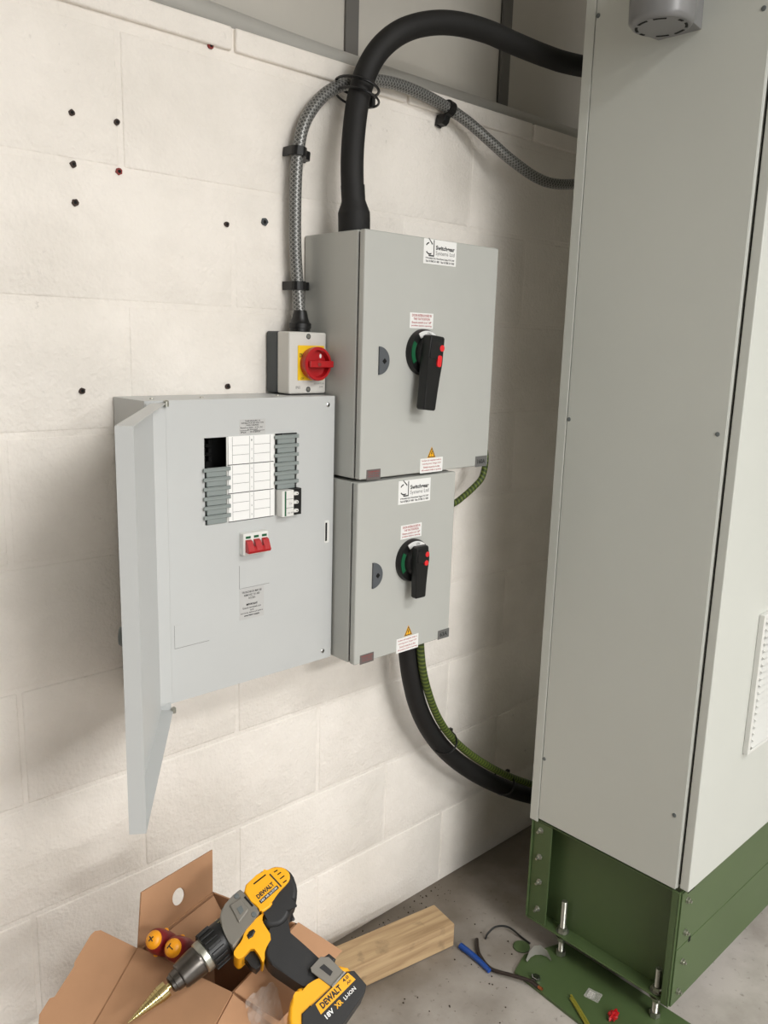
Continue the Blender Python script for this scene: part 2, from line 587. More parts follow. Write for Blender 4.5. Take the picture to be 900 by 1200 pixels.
# old drill holes with plug ends
hm = {}
for hi, (x, z, r, m) in enumerate([(.611, 1.873, .0052, 'plug_brown'), (.689, 1.873, .0052, 'plug_brown'), (.610, 1.793, .0055, 'plug_brown'), (.690, 1.794, .006, 'plug_red'),
                  (.610, 1.733, .006, 'plug_brown'), (.905, 1.731, .0055, 'plug_brown'), (.992, 1.745, .0075, 'dark_grey'), (.608, 1.420, .0058, 'plug_brown'),
                  (.904, 1.424, .0062, 'plug_brown'), (.875, 2.037, .0062, 'plug_red')]):
    bm = bmesh.new()
    fr = wallfr(x, -.0012, z)
    pts = [(r * random.uniform(.82, 1.15) * math.cos(2 * math.pi * k / 11), r * random.uniform(.82, 1.15) * math.sin(2 * math.pi * k / 11)) for k in range(11)]
    prism_bm(bm, fr, pts, -.004, 0)
    h = emit('drill_hole', bm, m, wall)
    bm = bmesh.new(); prism_bm(bm, fr, circ(0, 0, r * .5, 10), -.002, .0003)
    emit('bore', bm, 'black_hole', h)

# light cladding above and behind the block wall, with dark cover strips
bm = bmesh.new(); abox(bm, -2.2, 3.9, .125, .16, 1.9, 2.955)
upw = struct(emit('wall_upper', bm, 'strip_dark'))
for x0, x1 in ((-2.2, -.30), (-.26, .745), (.78, 1.283), (1.316, 1.806), (1.845, 2.38), (2.42, 3.88)):
    box('panel', (x0, x1, .112, .124, 1.95, 2.94), 'upper_panel', upw, .001)
for x in (-.28, .763, 1.2985, 1.826, 2.40):
    box('cover_strip', (x - .0185, x + .0185, .104, .1115, 1.95, 2.94), 'strip_dark', upw, .001)
pipe = tube('pipe', [(-.6, .032, 2.106), (.1, .038, 2.106), (.75, .050, 2.106), (1.25, .083, 2.106), (2.2, .083, 2.106)], .0275, 'pipe_grey', n=6, origin=(-.6, .03, 2.079))
tag(pipe, 'grey round pipe lying along the top of the white block wall', 'pipe')

# ------------------------------------------------------------------ switch enclosures


def fx(x, z):
    return x * .988, 1.517 + (z - 1.517) * .988


YF = -.19


def warning_label(root, x0, x1, z0, z1, lines, y):
    fr = wallfr((x0 + x1) / 2, y, (z0 + z1) / 2)
    wd, ht = x1 - x0, z1 - z0
    s = prism('warning_sticker', fr, [(-wd / 2, -ht / 2), (wd / 2, -ht / 2), (wd / 2, ht / 2), (-wd / 2, ht / 2)], 0, .0004, 'sticker', root)
    s['label'] = 'white sticker with red lettering'
    n = len(lines)
    out = []
    for i, (t, k, hh) in enumerate(lines):
        out.append((t, 0, ht * (.5 - (i + .75) / (n + .5)), wd * k, ht * hh))
    lettering('lettering', out, fr, 'red_ink', s, .0007, bold=.012)


def logo_sticker(root, x0, x1, z0, z1, y):
    fr = wallfr((x0 + x1) / 2, y, (z0 + z1) / 2)
    wd, ht = x1 - x0, z1 - z0
    s = prism('logo_sticker', fr, [(-wd / 2, -ht / 2), (wd / 2, -ht / 2), (wd / 2, ht / 2), (-wd / 2, ht / 2)], 0, .0004, 'sticker', root)
    s['label'] = 'white maker sticker with black lettering'
    lettering('lettering', [('Switchgear', wd * .15, ht * .16, wd * .58, ht * .23), ], fr, 'ink', s, .0007, bold=.03)
    lettering('lettering', [('Systems Ltd', wd * .15, -ht * .055, wd * .58, ht * .21)], fr, 'ink_grey', s, .0007)
    lettering('lettering', [('8 Woodside Park, Wood Street, Rugby CV21 2NP', 0, -ht * .275, wd * .88, ht * .09), ('Tel: 01788 211 000   Fax: 01788 211 000', 0, -ht * .39, wd * .88, ht * .09)], fr, 'ink', s, .0007, bold=.02)
    bm = bmesh.new()
    u, v = -wd * .32, ht * .12
    k = wd * .105
    prism_bm(bm, fr, arcband(u - k * .1, v, k * .95, k * 1.2, 100, 150, 6), .0005, .0008)
    prism_bm(bm, fr, arcband(u - k * .1, v, k * .95, k * 1.2, 215, 300, 8), .0005, .0008)
    prism_bm(bm, fr, [(u - k * .5, v + k * 1.9), (u + k * .7, v + k * .7), (u + k * .8, v + k * .95), (u - k * .35, v + k * 2.0)], .0005, .0008)
    prism_bm(bm, fr, [(u + k * 1.25, v + k * 1.7), (u + k * 1.25, v - k * 1.5), (u - k * .3, v - k * 1.5), (u - k * .3, v - k * 1.25), (u + k * 1.05, v - k * 1.25), (u + k * 1.05, v + k * 1.7)], .0005, .0008)
    emit('logo', bm, 'ink', s)


def switch_enclosure(name, label, x0, x1, z0, z1, disc, grip, lock, logo, redlab, tri, warn, plate, rating, rtext):
    root = thing(name, ((x0 + x1) / 2, 0, z0), label, 'switch box', 'grey switch enclosures')
    yb = YF + .017
    body = box('body', (x0, x1, yb + .004, -.0015, z0, z1), 'enclosure', root, .003, 2)
    box('door_gasket', (x0 + .004, x1 - .004, yb - .001, yb + .0045, z0 + .004, z1 - .004), 'dark_gap', root, 0)
    door = box('door', (x0, x1, YF, yb - .0005, z0, z1), 'enclosure', root, .0035, 3)
    # rotary handle
    cx, cz = disc
    r = .0475
    h = lathe('handle_base', [(0, r), (.006, r), (.012, r * .95), (.013, r * .66), (.022, r * .62), (.024, r * .58), (.024, .001)], (cx, YF, cz), (0, -1, 0), 'black_plastic', root, 40)
    fr = wallfr(cx, YF, cz)
    g = prism('off_segment', fr, arcband(0, 0, r * .70, r * .90, 148, 212, 10), .0112, .0136, 'green', h)
    g['label'] = 'green position marker'
    wseg = prism('position_label', fr, arcband(0, 0, r * .69, r * .93, 52, 122, 12), .0112, .0137, 'white_card', h)
    wseg['label'] = 'white position marker'
    lettering('lettering', [('ON', r * .12, r * .80, .011, .006)], fr, 'ink', wseg, .0140)
    (tx, tz), (bx, bz), gw, gy = grip
    d = Vector((bx - tx, 0, bz - tz)); ln = d.length; d.normalize()
    gf = Frame((tx, gy, tz), Vector((-d.z, 0, d.x)), -d)
    gp = prism('grip', gf, [(-gw * .5, -.001), (-gw * .40, .002), (gw * .40, .002), (gw * .5, -.001), (gw * .50, -ln * .36), (gw * .45, -ln * .5), (gw * .42, -ln + .003), (gw * .34, -ln), (-gw * .34, -ln), (-gw * .42, -ln + .003), (-gw * .45, -ln * .5), (-gw * .5, -ln * .36)],
               -(abs(gy - YF) - .022), 0, 'black_plastic', root, .0035, 3, True, True)
    bm = bmesh.new(); prism_bm(bm, gf, rrect(-gw * .42, gw * .30, -ln * .30, -.006, .004), -.001, .0022, .0012, 2)
    emit('padlock_slide', bm, 'black_plastic', gp, True)
    bm = bmesh.new()
    prism_bm(bm, gf, circ(gw * .30, -ln * .145, gw * .155, 16), -.001, .0034, .0006)
    prism_bm(bm, gf, circ(gw * .25, -ln * .31, gw * .16, 16) if ln < .12 else rrect(gw * .08, gw * .36, -ln * .40, -ln * .245, .004), -.001, .0034, .0006)
    q = emit('red_marks', bm, 'red_dot', gp); q['label'] = 'two red push marks'
    # half-moon lock
    lx, lz, lr = lock
    fr = wallfr(lx, YF, lz)
    lk = prism('lock_cover', fr, [(0, -lr)] + circ(0, 0, lr, 16, -90, 90) + [(0, lr)], -.001, .004, 'slate', root, .001)
    bm = bmesh.new(); prism_bm(bm, Frame((lx + lr * .48, YF, lz - .001), (1, 0, 1), (-1, 0, 1)), rrect(-.0042, .0042, -.0042, .0042, .001), .003, .0046)
    emit('key_hole', bm, 'black_hole', lk)
    logo_sticker(root, *logo, YF)
    warning_label(root, *redlab, [('DOOR INTERLOCKED IN', .84, .17), ("THE 'ON' POSITION", .70, .16), ('Ensure switch is in "off"', .84, .14), ('position before opening', .86, .14)], YF)
    # triangle
    tx, tz, ts = tri
    fr = wallfr(tx, YF, tz)
    t3 = lambda k: [(ts * k * math.cos(R(a)), ts * k * 1.08 * math.sin(R(a))) for a in (90, 210, 330)]
    tr = prism('warning_triangle', fr, t3(1.12), 0, .0004, 'orange_yellow', root)
    bm = bmesh.new()
    a, b2 = t3(.98), t3(.74)
    for i in range(3):
        j = (i + 1) % 3
        prism_bm(bm, fr, [a[i], a[j], b2[j], b2[i]], .0004, .0007)
    prism_bm(bm, fr, [(ts * .05, ts * .5), (-ts * .17, ts * .02), (0, ts * .05), (-ts * .06, -ts * .36), (ts * .17, ts * .14), (ts * .02, ts * .12), (ts * .15, ts * .45)], .0004, .0007)
    emit('lightning_mark', bm, 'ink', tr)
    warning_label(root, *warn, [('Isolate all supplies before', .86, .13), ('removing cover. Danger 415V', .84, .13), ('Switch must be in the', .72, .13), ('off position before opening', .88, .13)], YF)
    px0, px1, pz0, pz1 = plate
    fr = wallfr((px0 + px1) / 2, YF, (pz0 + pz1) / 2)
    p = prism('data_plate', fr, rrect(-(px1 - px0) / 2, (px1 - px0) / 2, -(pz1 - pz0) / 2, (pz1 - pz0) / 2, .0006, 1), 0, .0006, 'maroon_grey', root)
    lettering('lettering', [('WARNING', 0, .0060, (px1 - px0) * .8, .003), ('Isolate supply', 0, .0012, (px1 - px0) * .7, .003), ('before opening', 0, -.0036, (px1 - px0) * .7, .003)], fr, 'red_ink', p, .0009)
    px0, px1, pz0, pz1 = rating
    fr = wallfr((px0 + px1) / 2, YF, (pz0 + pz1) / 2)
    p = prism('rating_plate', fr, rrect(-(px1 - px0) / 2, (px1 - px0) / 2, -(pz1 - pz0) / 2, (pz1 - pz0) / 2, .0006, 1), 0, .0006, 'rating_grey', root)
    lettering('lettering', [(rtext, 0, 0, (px1 - px0) * .66, .0105)], fr, 'ink', p, .0009, bold=.02)
    return root


def rect4(x0, x1, z0, z1):
    a = fx(x0, z0); b = fx(x1, z1)
    return (a[0], b[0], a[1], b[1])


switch_enclosure('switch_enclosure', 'large light grey switch enclosure with black rotary handle, rating plate 160A', 1.091, 1.487, 1.2445, 1.7294,
                 fx(1.271, 1.500), ((1.2555, 1.5325), (1.2390, 1.3835), .043, -.2355), (fx(1.147, 1.482)[0], fx(1.147, 1.482)[1], .0278),
                 rect4(1.265, 1.364, 1.681, 1.7305), rect4(1.232, 1.301, 1.549, 1.5805), (*fx(1.3125, 1.281), .0135), rect4(1.278, 1.349, 1.2405, 1.2725),
                 rect4(1.122, 1.161, 1.2395, 1.261), rect4(1.460, 1.501, 1.2400, 1.265), '160A')
switch_enclosure('switch_enclosure', 'smaller light grey switch enclosure below the large one, rating plate 63A', 1.087, 1.379, .8485, 1.2385,
                 fx(1.261, 1.049), ((1.2425, 1.0905), (1.2415, .9775), .037, -.229), (fx(1.145, 1.032)[0], fx(1.145, 1.032)[1], .0280),
                 rect4(1.215, 1.313, 1.1775, 1.229), rect4(1.226, 1.290, 1.099, 1.130), (*fx(1.260, .881), .0130), rect4(1.224, 1.293, .8375, .871),
                 rect4(1.116, 1.156, .8385, .8595), rect4(1.358, 1.396, .8395, .8615), '63A')

# ------------------------------------------------------------------ distribution board
FY = -.118
DX0, DX1, DZ0, DZ1 = .664, 1.082, .849, 1.409
db = thing('distribution_board', ((DX0 + DX1) / 2, 0, DZ0), 'pale grey distribution board with its door swung open showing breakers', 'distribution board')
bm = bmesh.new()
t = .0025
for b in ((DX0, DX1, -.004, -.0015, DZ0, DZ1), (DX0, DX0 + t, FY + .003, -.004, DZ0, DZ1), (DX1 - t, DX1, FY + .003, -.004, DZ0, DZ1),
          (DX0 + t, DX1 - t, FY + .003, -.004, DZ0, DZ0 + t), (DX0 + t, DX1 - t, FY + .003, -.004, DZ1 - t, DZ1)):
    abox(bm, *b)
emit('body', bm, 'board_grey', db)
# cover plate with the breaker window cut out
wx0, wx1, wz0, wz1 = .7785, .9865, 1.1785, 1.3395
bm = bmesh.new()
for b in ((DX0, wx0, FY, FY + .0028, DZ0, DZ1), (wx1, DX1, FY, FY + .0028, DZ0, DZ1), (wx0, wx1, FY, FY + .0028, DZ0, wz0), (wx0, wx1, FY, FY + .0028, wz1, DZ1)):
    abox(bm, *b)
bmesh.ops.remove_doubles(bm, verts=bm.verts, dist=.0001)
emit('cover_plate', bm, 'board_grey', db)
bm = bmesh.new()
abox(bm, wx0 - .01, wx1 + .01, -.055, -.052, wz0 - .01, wz1 + .01)
emit('chassis', bm, 'dark_gap', db)
for sx in (.800, .813):
    for sz in (1.327, 1.310, 1.294):
        box('busbar_terminal', (sx, sx + .007, -.075, -.056, sz - .005, sz + .005), 'black_plastic', db, .001)
# hinge side return
box('hinge_return', (DX0 + .001, .7025, FY - .0035, FY - .0003, DZ0 + .004, DZ1 - .004), 'board_grey', db, .0012)
# white circuit chart
box('chart_holder', (.8255, .9345, FY + .0005, FY + .002, 1.1775, 1.3405), 'white_plastic', db, 0)
for i in range(3):
    z1 = 1.3398 - i * .0540
    z0 = z1 - .0524
    x0, x1 = .8285, .9305
    fr = wallfr(x0, FY - .0002, z0)
    c = prism('circuit_card', fr, [(0, 0), (x1 - x0, 0), (x1 - x0, z1 - z0), (0, z1 - z0)], 0, .0012, 'white_card', db)
    bm = bmesh.new()
    wdt, hgt = x1 - x0, z1 - z0
    for k in (1, 2):
        zz = hgt * k / 3
        for a, b in ((.009, .045), (.057, wdt - .009)):
            prism_bm(bm, fr, [(a, zz - .0003), (b, zz - .0003), (b, zz + .0003), (a, zz + .0003)], .0012, .0015)
    for xx in (.0085, .0465, .0555, wdt - .0085):
        prism_bm(bm, fr, [(xx - .00025, .001), (xx + .00025, .001), (xx + .00025, hgt - .001), (xx - .00025, hgt - .001)], .0012, .0015)
    emit('ruled_lines', bm, 'ink_grey', c)
    lettering('lettering', [(str(3 * i + k + 1), .051, hgt * (2.5 - k) / 3, .002, .0035) for k in range(3)], fr, 'ink_grey', c, .0016)
    box('card_edge', (x0 - .0003, x1, FY - .0012, FY + .0004, z0 - .0014, z0 - .0004), 'black_plastic', c, 0)


def blank(xa, xb, zt, pitch):
    bm = bmesh.new()
    wd = xb - xa
    abox(bm, xa + .0075, xb - .0085, FY - .004, FY + .001, zt - pitch + .0002, zt - .001, .0004)
    abox(bm, xa, xb, FY - .0062, FY - .003, zt - .0078, zt - .0008, .0006)
    abox(bm, xa + .0065, xb - .0075, FY - .0072, FY - .003, zt - .0022, zt - .0002, .0006)
    return emit('blanking_strip', bm, 'blank_grey', db)


for i in range(6):
    blank(.7735, .8305, 1.2855 - i * .01765, .01765)
    blank(.9305, .9880, 1.3375 - i * .01785, .01785)
# three pole breaker
br = box('breaker', (.9375, .9660, FY - .020, FY + .01, 1.1775, 1.2295), 'white_plastic', db, .001)
box('green_stripe', (.9435, .9470, FY - .0204, FY - .019, 1.1790, 1.2285), 'green', br, 0)
for k in (1, 2):
    box('pole_gap', (.9475, .9660, FY - .0203, FY - .019, 1.1772 + k * .0174, 1.1780 + k * .0174), 'ink_grey', br, 0)
fr = wallfr(.9375, FY - .020, 1.1775)
lettering('lettering', [('C16', .020, .026, .007, .0045), ('iC60', .0155, .0075, .006, .003), ('400V', .0235, .0075, .006, .003)], fr, 'ink_grey', br, .0005)
box('toggle_recess', (.9660, .9895, FY - .013, FY + .01, 1.1775, 1.2300), 'black_plastic', br, .0005)
for k in range(3):
    zc = 1.1870 + k * .0172
    bm = bmesh.new(); prism_bm(bm, wallfr(.9665, FY - .013, zc), rrect(0, .0120, -.0034, .0034, .003), -.002, .006, .001)
    tg = emit('toggle', bm, 'white_plastic', br, True)
    box('toggle_mark', (.9730, .9755, FY - .0194, FY - .0188, zc - .0010, zc + .0010), 'ink', tg, 0)
# red main switch
ms = box('main_switch', (.852, .9095, FY - .014, FY + .004, 1.1115, 1.1545), 'white_plastic', db, .0012)
for k in range(3):
    xc = .8625 + k * .0185
    box('window_mark', (xc - .0055, xc + .0055, FY - .0144, FY - .013, 1.1445, 1.1490), 'green', ms, 0)
    bm = bmesh.new()
    prism_bm(bm, Frame((xc - .0065, FY - .014, 1.130), (0, -1, 0), (0, 0, 1)), [(0, .012), (.006, .010), (.014, -.008), (.012, -.012), (0, -.012)], -.013, 0, .0008)
    emit('red_toggle', bm, 'red_plastic', ms)
bm = bmesh.new(); prism_bm(bm, Frame((.8555, FY - .014, 1.130), (0, -1, 0), (0, 0, 1)), [(.0085, -.0005), (.0145, -.0085), (.0125, -.0125), (.004, -.0125)], -.0505, 0, .0008)
emit('toggle_link', bm, 'red_plastic', ms)
# printed stickers
fr = wallfr(.8825, FY, 1.3555)
s = prism('printed_label', fr, [(-.0290, -.0145), (.0290, -.0145), (.0290, .0145), (-.0290, .0145)], 0, .0003, 'paper_grey', db)
lettering('lettering', [('THIS BOARD IS', 0, .0115, .034, .0028), ('SUITABLE FOR USE WITH TYPE', 0, .0075, .050, .0028), ('B AND C BREAKERS', 0, .0035, .028, .0028), ('Rated at 250A  415V AC', -.002, -.0010, .050, .0028), ('BS EN 60439', 0, -.0050, .022, .0025), ('IP2X', -.0200, -.0095, .012, .003), ('TP+N 8WAY', .006, -.0095, .024, .003)], fr, 'ink', s, .0006, bold=.01)
boxes('ruled_lines', [(.8545, .8725, FY - .0007, FY - .0003, 1.3490, 1.3496), (.885, .910, FY - .0007, FY - .0003, 1.3480, 1.3486)], 'ink', s, 0)
fr = wallfr(.8795, FY, 1.0105)
s = prism('printed_label', fr, [(-.0285, -.0315), (.0285, -.0315), (.0285, .0315), (-.0285, .0315)], 0, .0003, 'paper_grey', db)
lettering('lettering', [('TRUNCHEON MAY BE', 0, .0235, .046, .0042), ('REMOVED TO AID', 0, .0170, .036, .0040), ('ACCESS', 0, .0108, .016, .0040),
                        ('Ensure terminals are', 0, -.0085, .042, .0038), ('and', 0, -.0135, .008, .0034), ('correctly tightened before', 0, -.0190, .052, .0036)], fr, 'ink', s, .0006, bold=.008)
lettering('lettering', [('IMPORTANT', 0, -.0022, .026, .0042), ('energising supply', 0, -.0245, .036, .0040)], fr, 'ink', s, .0006, bold=.035)
bm = bmesh.new()
for b in ((.8510, .8516, 1.0440, 1.0890), (.8510, .9210, 1.0428, 1.0433)):
    abox(bm, b[0], b[1], FY - .0004, FY + .0002, b[2], b[3])
emit('card_slot', bm, 'ink_grey', db)
bm = bmesh.new()
for b in ((.7105, .7110, .9545, .9990), (.7105, .7830, .9540, .9545)):
    abox(bm, b[0], b[1], FY - .0004, FY + .0002, b[2], b[3])
emit('card_slot', bm, 'ink_grey', db)
bm = bmesh.new(); prism_bm(bm, wallfr(.7470, FY, .9768), [(-.0360, -.0220), (.0360, -.0220), (.0360, .0220), (-.0360, .0220)], 0, .0003)
emit('blank_card', bm, 'board_grey', db)
# latch and screws
la = prism('latch_plate', wallfr(1.0655, FY, 1.1285), rrect(-.0062, .0062, -.0240, .0240, .003), 0, .0015, 'white_plastic', db, .0005)
prism('latch_slot', wallfr(1.0632, FY, 1.1285), rrect(-.0022, .0022, -.0195, .0195, .001), .0012, .002, 'black_hole', la)


def cross_screw(x, y, z, r, parent, m='chrome', ax=(0, -1, 0)):
    s = lathe('screw', [(-.0005, r), (.0008, r), (.0016, r * .75), (.002, r * .3), (.002, .0002)], (x, y, z), ax, m, parent, 14)
    if ax == (0, -1, 0):
        fr = wallfr(x, y, z)
        bm = bmesh.new()
        prism_bm(bm, fr, [(-r * .6, -r * .13), (r * .6, -r * .13), (r * .6, r * .13), (-r * .6, r * .13)], .0012, .0022)
        prism_bm(bm, fr, [(-r * .13, -r * .6), (r * .13, -r * .6), (r * .13, r * .6), (-r * .13, r * .6)], .0012, .0022)
        emit('screw_slot', bm, 'black_hole', s)
    return s


for x, z in ((1.0645, 1.3915), (1.0595, .8670)):
    cross_screw(x, FY, z, .0045, db)
for x in (.700, .80, .97):
    lathe('screw', [(0, .004), (.0015, .0035), (.002, .001)], (x, -.075, DZ1), (0, 0, 1), 'zinc', db, 12)
# door tray, hung on the left, swung open about 122 degrees
HX, HY = .7030, FY - .004
ang = R(-124.1)
DL, DD, DT = .398, .023, .0016
DZa, DZb = .8370, 1.4055


def dpt(u, v, z):
    """u along the door from the hinge, v out through its face when shut"""
    x, y = u, -v
    return Vector((HX + x * math.cos(ang) - y * math.sin(ang), HY + x * math.sin(ang) + y * math.cos(ang), z))


def door_box(bm, u0, u1, v0, v1, z0, z1):
    t = bmesh.new(); bmesh.ops.create_cube(t, size=1)
    for v in t.verts:
        v.co = dpt(u0 + (u1 - u0) * (v.co.x + .5), v0 + (v1 - v0) * (v.co.y + .5), z0 + (z1 - z0) * (v.co.z + .5))
    merge(bm, t)


bm = bmesh.new()
door_box(bm, 0, DL, DD - DT, DD, DZa, DZb)
door_box(bm, 0, DT, 0.004, DD - DT, DZa, DZb)
door_box(bm, DL - DT, DL, 0, DD - DT, DZa, DZb)
door_box(bm, DT, DL - DT, 0, DD - DT, DZa, DZa + DT)
door_box(bm, DT, DL - DT, 0, DD - DT, DZb - DT, DZb)
door = emit('door', bm, 'board_grey', db)
q = dpt(DL - .035, DD - .001, 1.115); qa = (dpt(0, 1, 0) - dpt(0, 0, 0))
lathe('door_lock', [(0, .015), (.006, .0145), (.010, .012), (.011, .001)], q, qa, 'mid_grey', door, 20)
q2 = dpt(DL - .035, DD - DT, 1.115)
lathe('lock_nut', [(0, .010), (.010, .010), (.010, .004), (.014, .004), (.014, .001)], q2, -qa, 'zinc', door, 6)
for zz in (DZa - .003, DZb - .006):
    lathe('hinge_pin', [(0, .0045), (.009, .0045), (.011, .002)], (HX - .002, HY - .004, zz), (0, 0, 1), 'zinc', db, 12)

# ------------------------------------------------------------------ small rotary isolator
ri = thing('rotary_isolator', (1.042, 0, 1.4105), 'small grey isolator with red knob on yellow plate, on top of the open board', 'isolator')
rx0, rx1, rz0, rz1 = .9945, 1.0885, 1.4115, 1.5345
box('back_box', (rx0, rx1, -.039, -.0015, rz0, rz1), 'dark_grey', ri, .004, 3)
box('cover', (rx0 + .0003, rx1 - .0003, -.0805, -.0392, rz0 + .0003, rz1 - .0003), 'isolator_cream', ri, .004, 3)
fr = wallfr(1.0485, -.0805, 1.4733)
pl = prism('yellow_plate', fr, rrect(-.0330, .0330, -.0345, .0345, .001, 1), -.0005, .0012, 'yellow_plate', ri)
lettering('lettering', [('ON', -.0255, .0150, .0085, .0090)], fr, 'ink', pl, .0016, bold=.02)
lettering('lettering', [('OFF', -.022, -.0310, .008, .0045)], fr, 'ink', pl, .0016)
kx, kz = 1.0525, 1.4722
kb = bmesh.new()
lathe_bm(kb, [(.001, .0315), (.012, .0335), (.020, .0335), (.0215, .0320), (.0215, .0275), (.010, .0262), (.010, .001)], (kx, -.0805, kz), (0, -1, 0), 40)
knob = emit('knob_ring', kb, 'red_plastic', ri, True)
bm = bmesh.new(); prism_bm(bm, Frame((kx, -.0805, kz), (1, 0, 0), (0, 0, 1)), rrect(-.0265, .0330, -.0070, .0062, .002), .0095, .0285, .002, 2)
hd = emit('knob_handle', bm, 'red_plastic', ri, True)
lathe('knob_screw', [(0, .0042), (.0008, .0042), (.001, .001)], (kx - .004, -.1090, kz - .001), (0, -1, 0), 'plug_red', hd, 14)
prism('lock_hole', Frame((kx + .0125, -.0805, kz + .0155), (1, 0, 0), (0, 0, 1)), [(a * .6, b) for a, b in circ(0, 0, .0045, 12)], .0098, .0106, 'sticker', knob)
for x, z in ((1.0420, 1.5255), (1.0425, 1.4205)):
    h = lathe('screw_recess', [(-.001, .0055), (.0004, .0055), (.0004, .001)], (x, -.0805, z), (0, -1, 0), 'dark_grey', ri, 16)
    lathe('screw', [(0, .0036), (.0006, .003), (.0006, .001)], (x, -.0808, z), (0, -1, 0), 'zinc', h, 12)
fr = wallfr(1.0415, -.0805, 1.4233)
cv = bpy.data.objects['cover']
lettering('lettering', [('IP65', -.025, .0015, .011, .0055), ('ISOLATOR', .0285, .0085, .026, .0032), ('20A', .0340, .0020, .010, .0036)], fr, 'ink_grey', cv, .0003)

# ------------------------------------------------------------------ cables above the enclosures
pc = thing('power_cable', (1.149, -.09, 1.7295), 'thick black cable rising from the large switch enclosure and bending behind the cabinet', 'cable')
P = [[1.148, -.09, 1.735], [1.1455, -.09, 1.788], [1.143, -.088, 1.829], [1.144, -.085, 1.878], [1.152, -.08, 1.935], [1.166, -.075, 1.994], [1.187, -.075, 2.051], [1.215, -.085, 2.097], [1.258, -.1, 2.134], [1.323, -.11, 2.162], [1.394, -.12, 2.177], [1.478, -.13, 2.181], [1.568, -.14, 2.175], [1.665, -.15, 2.171], [1.751, -.16, 2.172], [1.90, -.18, 2.185], [2.05, -.19, 2.22]]
tube('cable_sheath', P, .0232, 'black_rubber', pc, 18)
tube('heat_shrink_boot', [(1.1488, -.09, 1.7302), (1.148, -.09, 1.758), (1.1468, -.09, 1.776), (1.1455, -.09, 1.792), (1.1435, -.0885, 1.825)], lambda t: .0325 if t < .45 else max(.0242, .0325 - (t - .45) * .035), 'black_rubber', pc, 20, 6)

fc = thing('flexible_conduit', (1.050, -.04, 1.5352), 'braided silver conduit rising from the small isolator and looping right along the wall', 'conduit')
P = [[1.050, -.04, 1.566], [1.051, -.036, 1.585], [1.052, -.03, 1.626], [1.047, -.028, 1.7], [1.046, -.028, 1.782], [1.048, -.028, 1.846], [1.052, -.028, 1.881], [1.064, -.028, 1.93], [1.09, -.028, 1.972], [1.126, -.028, 2.006], [1.175, -.028, 2.032], [1.245, -.028, 2.053], [1.32, -.028, 2.060], [1.403, -.028, 2.055], [1.475, -.028, 2.044], [1.536, -.04, 2.022], [1.591, -.06, 1.988], [1.649, -.08, 1.953], [1.726, -.1, 1.922], [1.794, -.115, 1.916], [1.899, -.13, 1.933], [2.0, -.14, 1.96]]
tube('braided_sleeve', P, .0125, 'braid', fc, 16)
lathe('gland', [(0, .0205), (.006, .0205), (.0065, .0225), (.016, .0225), (.018, .0195), (.026, .0165), (.036, .0145), (.042, .0130), (.042, .001)], (1.050, -.042, 1.5352), (0, 0, 1), 'black_plastic', fc, 12)


def clip(c, d, label):
    """saddle clip round the conduit: strap, foot and screw; d = run of the conduit"""
    c = Vector(c); d = Vector(d).normalized(); nrm = Vector((0, -1, 0)); s = d.cross(nrm).normalized()
    if s.x < 0 and abs(s.x) > .5:
        s = -s
    root = thing('cable_clip', (c.x, 0, c.z), label, 'cable clip', 'black conduit clips')
    h = -c.y
    fr = Frame((c.x, 0, c.z), s, nrm)   # u across, v out of the wall, n along
    ri_, ro = .0133, .0172
    pts = [(-ro, .001), (-ro, h)] + [(ro * math.cos(R(a)), h + ro * math.sin(R(a))) for a in range(170, 9, -20)] + [(ro, h), (ro, .006), (ro + .020, .006), (ro + .020, .001), (ri_, .001), (ri_, h)] + [(ri_ * math.cos(R(a)), h + ri_ * math.sin(R(a))) for a in range(10, 171, 20)] + [(-ri_, h), (-ri_, .001)]
    prism('strap', fr, pts, -.0085, .0085, 'black_plastic', root)
    prism('lug', Frame((c.x, 0, c.z), s, nrm), [(ro - .001, .006), (ro + .018, .006), (ro + .018, .022), (ro + .012, .028), (ro - .001, .030)], -.008, .008, 'black_plastic', root, .001)
    lathe('screw', [(0, .0048), (.0012, .0044), (.0018, .001)], fr.at(ro + .009, .0255), nrm, 'chrome', root, 12)
    return root


clip((1.052, -.028, 1.881), (.10, 0, 1), 'black conduit clip with bright screw on the upper straight run')
clip((1.0525, -.0295, 1.626), (-.02, 0, 1), 'black conduit clip just above the small isolator with red knob')
clip((1.478, -.0285, 2.0435), (1, 0, -.22), 'black conduit clip near the wall top, right of the thick cable')
# tie joining cable and conduit
ct = thing('cable_tie', (1.172, -.06, 2.015), 'black cable tie binding the thick cable to the braided conduit', 'cable tie')
loop = []
for k in range(28):
    a = 2 * math.pi * k / 28
    loop.append(Vector((1.1745 + .036 * math.cos(a), -.060 + .052 * math.sin(a), 2.020 - .012 * math.cos(a) + .006 * math.sin(a))))
tube('strap', loop, .0028, 'black_plastic', ct, 6, smooth_path=False, closed=True)
tube('strap', [v + Vector((.001, 0, -.020)) for v in loop], .0024, 'black_plastic', ct, 6, smooth_path=False, closed=True)
box('ratchet_head', (1.203, 1.212, -.075, -.064, 1.985, 2.004), 'black_plastic', ct, .001)

